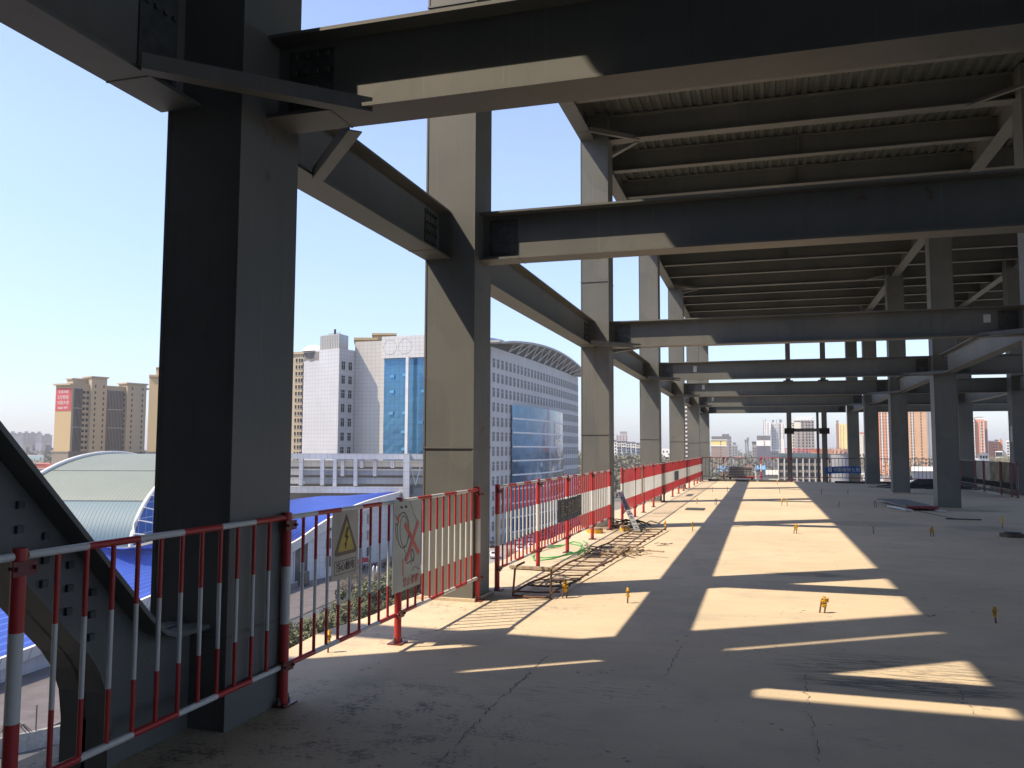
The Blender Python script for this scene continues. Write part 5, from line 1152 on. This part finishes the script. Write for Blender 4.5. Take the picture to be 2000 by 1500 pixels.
def trunk_mesh(h, r, seed, limbs=6, spread=.35):
    rd = random.Random(seed); mb = MB(); mb.tube([(0,0,0), (.02*h, 0, h*.5), (0, .02*h, h)], [r, r*.7, r*.25], 6)
    for k in range(limbs):
        z = h * rd.uniform(.25, .8); a = rd.uniform(0, 6.28); l = h * spread * rd.uniform(.6, 1.2)
        mb.tube([(0,0,z), (l*.5*math.cos(a), l*.5*math.sin(a), z + l*.5), (l*math.cos(a), l*math.sin(a), z + l*1.1)], [r*.4, r*.25, r*.06], 5)
    return mb.mesh('trunk', [BARK])
SH = [crown_mesh(1.7, 1.9, 2600, .13, s_) for s_ in (1, 2, 3)]; ST_ = trunk_mesh(3.2, .09, 4)
rd = random.Random(5); k = 0
hedge = []
for i in range(26):
    D = 78 + i * 2.35; xc = xat(560 + (D - 78) * 3.5, D)
    hedge.append((D, -24.0 + (D - 78) * .155 + rd.uniform(-.7, .7)))
for i, (D, xc) in enumerate(hedge):
    p = pc(xc, D, GZ); t = thing('roadside_shrub', p, '%s bushy green shrub of the roadside hedge counting away from the camera' % (ordn[i] if i < 17 else ['eighteenth', 'nineteenth', 'twentieth', 'twenty first', 'twenty second', 'twenty third', 'twenty fourth', 'twenty fifth', 'twenty sixth'][i - 17]), 'shrub', 'roadside shrubs')
    s_ = rd.uniform(1.15, 1.6) * (1.15 if i % 6 == 3 else 1); a = rd.uniform(0, 6)
    inst('foliage', SH[i % 3], t, (0, 0, .1), a, (s_*1.1, s_*1.1, s_)); inst('trunk', ST_, t, (0, 0, 0), a, (s_, s_, s_))
# bare street trees
TW = [crown_mesh(2.1, 2.6, 3000, .22, s_, True) for s_ in (11, 12)]; TT = trunk_mesh(5.5, .12, 13, 12, .42)
for i, (x, y, sc_, l) in enumerate(((690, 1195, 1., 'bare young street tree seen under the warning sign'), (748, 1172, .8, 'bare young street tree left of the cartoon board'), (1000, 1120, .7, 'small bare tree behind the second fence'), (60, 1010, 1.6, 'bare bushy tree below the brown office strip'))):
    D = -(GZ - H) * FPX / (y - 875); p = at(x, 875, D); p.z = GZ; t = thing('bare_tree', p, l, 'tree', 'bare street trees')
    inst('twigs', TW[i % 2], t, (0, 0, 1.2), i, (sc_,)*3); inst('trunk', TT, t, (0, 0, 0), i, (sc_,)*3)
# trees below the brown building at the left
TC = [crown_mesh(4.6, 4.2, 2600, .34, s_) for s_ in (21, 22)]
for m_ in TC: m_.materials.clear(); m_.materials.append(LY)
TT2 = trunk_mesh(8, .25, 23, 8, .4)
for i in range(12):
    D = 250 + (i * 37) % 130; x = 10 + i * 5.2; p = at(x, 875, D); p.z = GZ
    t = thing('leafy_tree', p, '%s yellowish green tree in the clump below the billboard' % ordn[i], 'tree', 'trees below the billboard'); s_ = .8 + .5 * ((i * 7) % 5) / 5
    inst('crown', TC[i % 2], t, (0, 0, 2.0), i, (s_,)*3); inst('trunk', TT2, t, (0,0,0), i, (s_,)*3)
TB = [crown_mesh(5.5, 5.0, 2200, .55, s_, True) for s_ in (31, 32)]
LW = leafm('willow haze', (.24, .22, .13), (.16, .15, .10))
for m_ in TB: m_.materials.clear(); m_.materials.append(LW)
for i in range(14):
    D = 330 + (i * 53) % 90; x = 1926 + i * 5.4; p = at(x, 875, D); p.z = GZ
    t = thing('budding_tree', p, '%s budding willow behind the right hand fence, from the left' % ordn[i], 'tree', 'budding trees on the right'); s_ = 1.5 + .35 * ((i * 3) % 5) / 5
    inst('crown', TB[i % 2], t, (0, 0, 2.5), i, (s_,)*3); inst('trunk', TT2, t, (0,0,0), i, (s_*1.2,)*3)
# far-off woodland band reads as one mass
rd = random.Random(9); mb = MB()
def clumps(n, D0, D1, h0, h1, x0, x1):
    for k in range(n):
        D = D0 + (D1 - D0) * rd.random() ** .8; x = rd.uniform(x0, x1); c = pc((x - 1000) / FPX * D, D, GZ); h = rd.uniform(h0, h1); r = h * rd.uniform(.3, .5)
        for j in range(14 if D > 900 else 40):
            lf = .16 if D > 900 else .075
            v = Vector((rd.gauss(0, .6) * r, rd.gauss(0, .6) * r, h * rd.uniform(.15, 1))); a = Vector((rd.uniform(-1,1), rd.uniform(-1,1), rd.uniform(-1,1))).normalized() * h * lf; b = a.orthogonal().normalized() * h * lf * .75
            mb.add([c + v - a, c + v + b, c + v + a, c + v - b], [(0,1,2,3)])
clumps(1500, 560, 1450, 9, 17, -120, 2150); clumps(500, 1450, 2600, 14, 22, -120, 2150); clumps(420, 380, 560, 7, 11, 1130, 1420); clumps(260, 600, 900, 14, 19, 1130, 1330)
o = mb.build('distant_woodland', plain('far woodland', (.15, .135, .09), .9, .25, .05, col2=(.09, .095, .06))); tag(o, 'brownish far woodland between the city and the horizon', 'woodland', kind='stuff')
mb = MB()
for k in range(900):
    D = rd.uniform(420, 1400); x = rd.uniform(-50, 2050)
    c = pc((x - 1000) / FPX * D, D, GZ); w_, d_, h = rd.uniform(5, 14), rd.uniform(5, 12), rd.uniform(2.5, 6)
    mb.add([c + Vector((i*w_/2, j*d_/2, kk*h)) for kk in (0,1) for i, j in ((-1,-1),(1,-1),(1,1),(-1,1))], [(4,5,6,7),(0,1,5,4),(1,2,6,5),(2,3,7,6),(3,0,4,7)], rd.randrange(4))
tag(mb.build('distant_rooftops', [WH, GRY, CRM, BRN]), 'jumble of tiny far roofs among the woodland', 'rooftops', kind='stuff')
# ---------------------------------------------------------------- street things
lp = at(733, 875, 130); lp.z = GZ; t = thing('street_lamp', lp, 'white multi headed lamp post at the kerb, left of the cartoon board', 'street lamp')
MB().tube([lp, lp + Z*4.6, lp + Z*5.2], [.13, .1, .1], 8).build('pole', FAS, t)
for k in range(4):
    a = k*1.57 + .4; e = lp + Vector((.55*math.cos(a), .55*math.sin(a), 4.9)); ar = MB().tube([lp + Z*4.6, e], .03, 5).build('arm', FAS, t); e = e - lp; MB().tube([e, e + Z*.25, e + Z*.8, e + Z*.95], [.05, .14, .14, .04], 8).build('lamp_head', FAS, ar, False)
CARP = {'white': plain('white car paint', (.66, .66, .67), .2, .03), 'silver': plain('silver car paint', (.35, .36, .38), .25, .03, metal=.5), 'dark': plain('dark car paint', (.03, .035, .045), .2, .03), 'red': plain('red car paint', (.38, .03, .03), .2, .03)}
TYRE = plain('tyre', (.02, .02, .02), .9); HL = plain('headlight', (.5, .5, .48), .15)
prof = [(-2.2, .35), (-2.25, .75), (-2.1, .95), (-1.55, 1.0), (-1.0, 1.42), (.55, 1.45), (1.25, 1.0), (2.05, .85), (2.25, .6), (2.2, .35)]
def car_parts(col):
    b = MB(); n = len(prof)
    vs = []
    for y, sx in ((-.86, 0), (-.80, 1), (.80, 1), (.86, 0)):
        for (x, z) in prof: vs.append((x, y * (.84 if z > 1.05 else 1), z))
    b.add(vs[:n] + vs[-n:], [tuple(range(n)), tuple(range(n, 2*n))[::-1]] + [(i, i+n, (i+1) % n + n, (i+1) % n) for i in range(n)])
    body = b.mesh('body', [col])
    g = MB(); g.add([(-.95,-.745,1.06),(-.75,-.735,1.36),(.5,-.735,1.38),(1.1,-.745,1.06)], [(0,1,2,3)]); g.add([(-.95,.745,1.06),(-.75,.735,1.36),(.5,.735,1.38),(1.1,.745,1.06)], [(3,2,1,0)])
    sd = g.mesh('side_window', [GLASSD])
    g = MB(); g.add([(1.2,-.66,1.04),(.62,-.62,1.41),(.62,.62,1.41),(1.2,.66,1.04)], [(0,1,2,3)]); ws = g.mesh('windscreen', [GLASSD])
    g = MB(); g.add([(-1.5,-.66,1.05),(-1.04,-.62,1.40),(-1.04,.62,1.40),(-1.5,.66,1.05)], [(3,2,1,0)]); rw = g.mesh('rear_window', [GLASSD])
    g = MB(); g.tube([(0,-.1,0),(0,.1,0)], .32, 12); wh = g.mesh('wheel', [TYRE])
    g = MB(); g.box(2.12, 2.235, -.14, .14, .62, .76); hl = g.mesh('headlight', [HL])
    return body, sd, ws, rw, wh, hl
CP = {c: car_parts(m) for c, m in CARP.items()}
_m = MB(); _m.tube([(0,-.11,0),(0,.11,0)], .18, 8); RIM = _m.mesh('rim', [ALU])
def car(x, y, col, ang, label):
    D = -(GZ - H) * FPX / (y - 875); p = at(x, 875, D); p.z = GZ + .04; t = thing('parked_car', p, label, 'car', 'cars parked below the building', ang - YAW * 0)
    b, sd, ws, rw, wh, hl = CP[col]
    for nme, me in (('body', b), ('side_window', sd), ('windscreen', ws), ('rear_window', rw)): inst(nme, me, t)
    for q in ((-1.4,-.8), (-1.4,.8), (1.4,-.8), (1.4,.8)): inst('rim', RIM, inst('wheel', wh, t, (q[0], q[1], .33)))
    for q in (-.58, .58): inst('headlight', hl, t, (0, q, 0))
for a in ((966, 1087, 'white', -1.2, 'white car nearest the second column, below the slab edge'), (962, 1066, 'dark', -1.2, 'dark car behind the nearest white one'), (1016, 1076, 'white', -1.3, 'white car behind the first bars of the second fence'),
          (1038, 1070, 'white', -1.3, 'white car behind the fourth bars of the second fence'), (1014, 1062, 'silver', -1.3, 'silver car in the second row of the car park'), (1036, 1056, 'white', -1.3, 'white car in the second row of the car park'),
          (1060, 1052, 'red', -1.3, 'red car in the second row of the car park'), (1080, 1046, 'dark', -1.3, 'dark car further right in the car park'), (1102, 1040, 'silver', -1.3, 'silver car in the far row of the car park'), (1122, 1034, 'red', -1.3, 'red car at the far end of the car park'), (1146, 1026, 'white', -1.3, 'white car at the far end of the car park')):
    car(*a)
def scooter_parts(col):
    b = MB(); b.tube([(-.6,0,.55),(-.3,0,.75),(.1,0,.7)], [.1,.16,.12], 6); b.tube([(.1,0,.4),(.45,0,.9),(.5,0,1.05)], .05, 5); b.box(-.1,.35,-.12,.12,.25,.35); body = b.mesh('body', [col])
    b = MB(); b.tube([(.5,-.3,1.05),(.5,.3,1.05)], .03, 5); hb_ = b.mesh('handlebar', [BLACKM])
    b = MB(); b.tube([(0,-.06,0),(0,.06,0)], .26, 10); wh = b.mesh('wheel', [TYRE]); return body, hb_, wh
SC = [scooter_parts(m) for m in (CARP['red'], CARP['dark'], CARP['silver'], plain('purple scooter', (.16, .03, .10), .4))]
rd = random.Random(3); k = 0
for i in range(44):
    if i < 20: x, y = 698 + i * 5.2 + rd.uniform(-1, 1), 1112 - i * .75 + rd.uniform(-2, 2); w_ = 'in the row by the hall wall'
    else: j = i - 20; x, y = 1062 + (j % 12) * 9.5 + rd.uniform(-2, 2), 1040 - (j % 12) * 2.6 + (j // 12) * 7; w_ = 'in the crowd of scooters behind the second fence'
    D = -(GZ - H) * FPX / (y - 875); p = at(x, 875, D); p.z = GZ + .04
    ci = rd.randrange(4); cn = ('red', 'black', 'silver', 'purple')[ci]
    t = thing('parked_scooter', p, '%s scooter %s, one of several alike' % (cn, w_), 'scooter', '%s scooters %s' % (cn, w_), rd.uniform(-.6, .6) - .8)
    b, hb_, wh = SC[ci]; inst('body', b, t); inst('handlebar', hb_, t); inst('wheel', wh, t, (-.55, 0, .26)); inst('wheel', wh, t, (.6, 0, .26))
for k, (x, y) in enumerate(((702, 1116), (716, 1112))):
    D = -(GZ - H) * FPX / (y - 875); p = at(x, 875, D); p.z = GZ; t = thing('red_awning', p, ('left' if k == 0 else 'right') + ' small red awning by the hall wall', 'awning', 'red awnings')
    MB().add([p + Z*1.7 + RT0*-1.1, p + Z*1.7 + RT0*1.1, p + Z*2.4 + RT0*1.1 + F0*1.2, p + Z*2.4 + RT0*-1.1 + F0*1.2, p + Z*1.62 + RT0*-1.1, p + Z*1.62 + RT0*1.1], [(0,1,2,3),(0,4,5,1)]).build('canopy', CARP['red'], t)
    for q in (-1, 1): MB().tube([p + RT0*q, p + RT0*q + Z*1.7], .04, 5).build('leg', GREYP, t)
# cables and a low wall in the yard below at the left
yd = thing('yard_wall', pc(-40, 60, GZ), 'low broken grey wall with loose cables in the yard at lower left', 'wall')
a, b = at(0, 875, 66), at(150, 875, 70); a.z = b.z = GZ
MB().bar(a + Z*.7, b + Z*.7, .4, 1.4).build('wall_panel', BLOCK, yd)
for k in range(7):
    p = a.lerp(b, rd.random()*.7); q = p + (b - a)*.3; MB().tube([p + Z*(1 + rd.random()), p.lerp(q, .5) + Z*(2 + rd.random()), q + Z*(.6 + rd.random())], .03, 4).build('cable', BLACKM, yd)
for f_ in (.3, .62): p = a.lerp(b, f_); MB().tube([p, p + Z*3.4], .06, 5).build('pole', GREYP, yd)
for nme, (par, mb) in REST.items():
    o = mb.build('windows_beyond', [GLASSD, FRAME], par, False); o['kind'] = 'stuff'
for o in S.objects:
    if '_w' in o: del o['_w']
t = thing('formwork_stack', (-1.05, 43.75, 0), 'stack of grey panels with dark trestles standing against the far fence at left', 'panel stack')
for k in range(6):
    o_ = .05 * math.sin(k * 2.3); MB().box(-1.72 + o_, -.38 + o_, 43.45, 44.05, .26 + k * .085, .305 + k * .085).build('panel', plain('stack panel grey %d' % k, (.30 + .05 * (k % 2),) * 3, .7), t)
    if k < 5: MB().box(-1.6, -.5, 43.5, 43.56, .305 + k * .085, .345 + k * .085).build('spacer', BOLT, t)
for x in (-1.6, -.55): MB().box(x, x + .09, 43.5, 44.0, 0, .26).build('trestle', BLACKM, t)
MB().box(-1.75, -.4, 43.44, 43.47, .17, .25).build('red_edge', DRED, t)
# ---------------------------------------------------------------- haze
hm = bpy.data.materials.new('haze'); hm.use_nodes = True; ht = hm.node_tree; ht.nodes.remove(ht.nodes['Principled BSDF'])
pv = ht.nodes.new('ShaderNodeVolumePrincipled'); pv.inputs['Color'].default_value = (.93, .94, .96, 1); pv.inputs['Density'].default_value = HAZE = .00017; pv.inputs['Anisotropy'].default_value = .2
ht.links.new(pv.outputs[0], [n for n in ht.nodes if n.type == 'OUTPUT_MATERIAL'][0].inputs['Volume'])
hz_ = MB().box(-6005, 6005, -6005, 6005, GZ - 1, 90).build('haze', hm); tag(hz_, 'thin pale haze filling the air over the city', 'haze', kind='stuff')
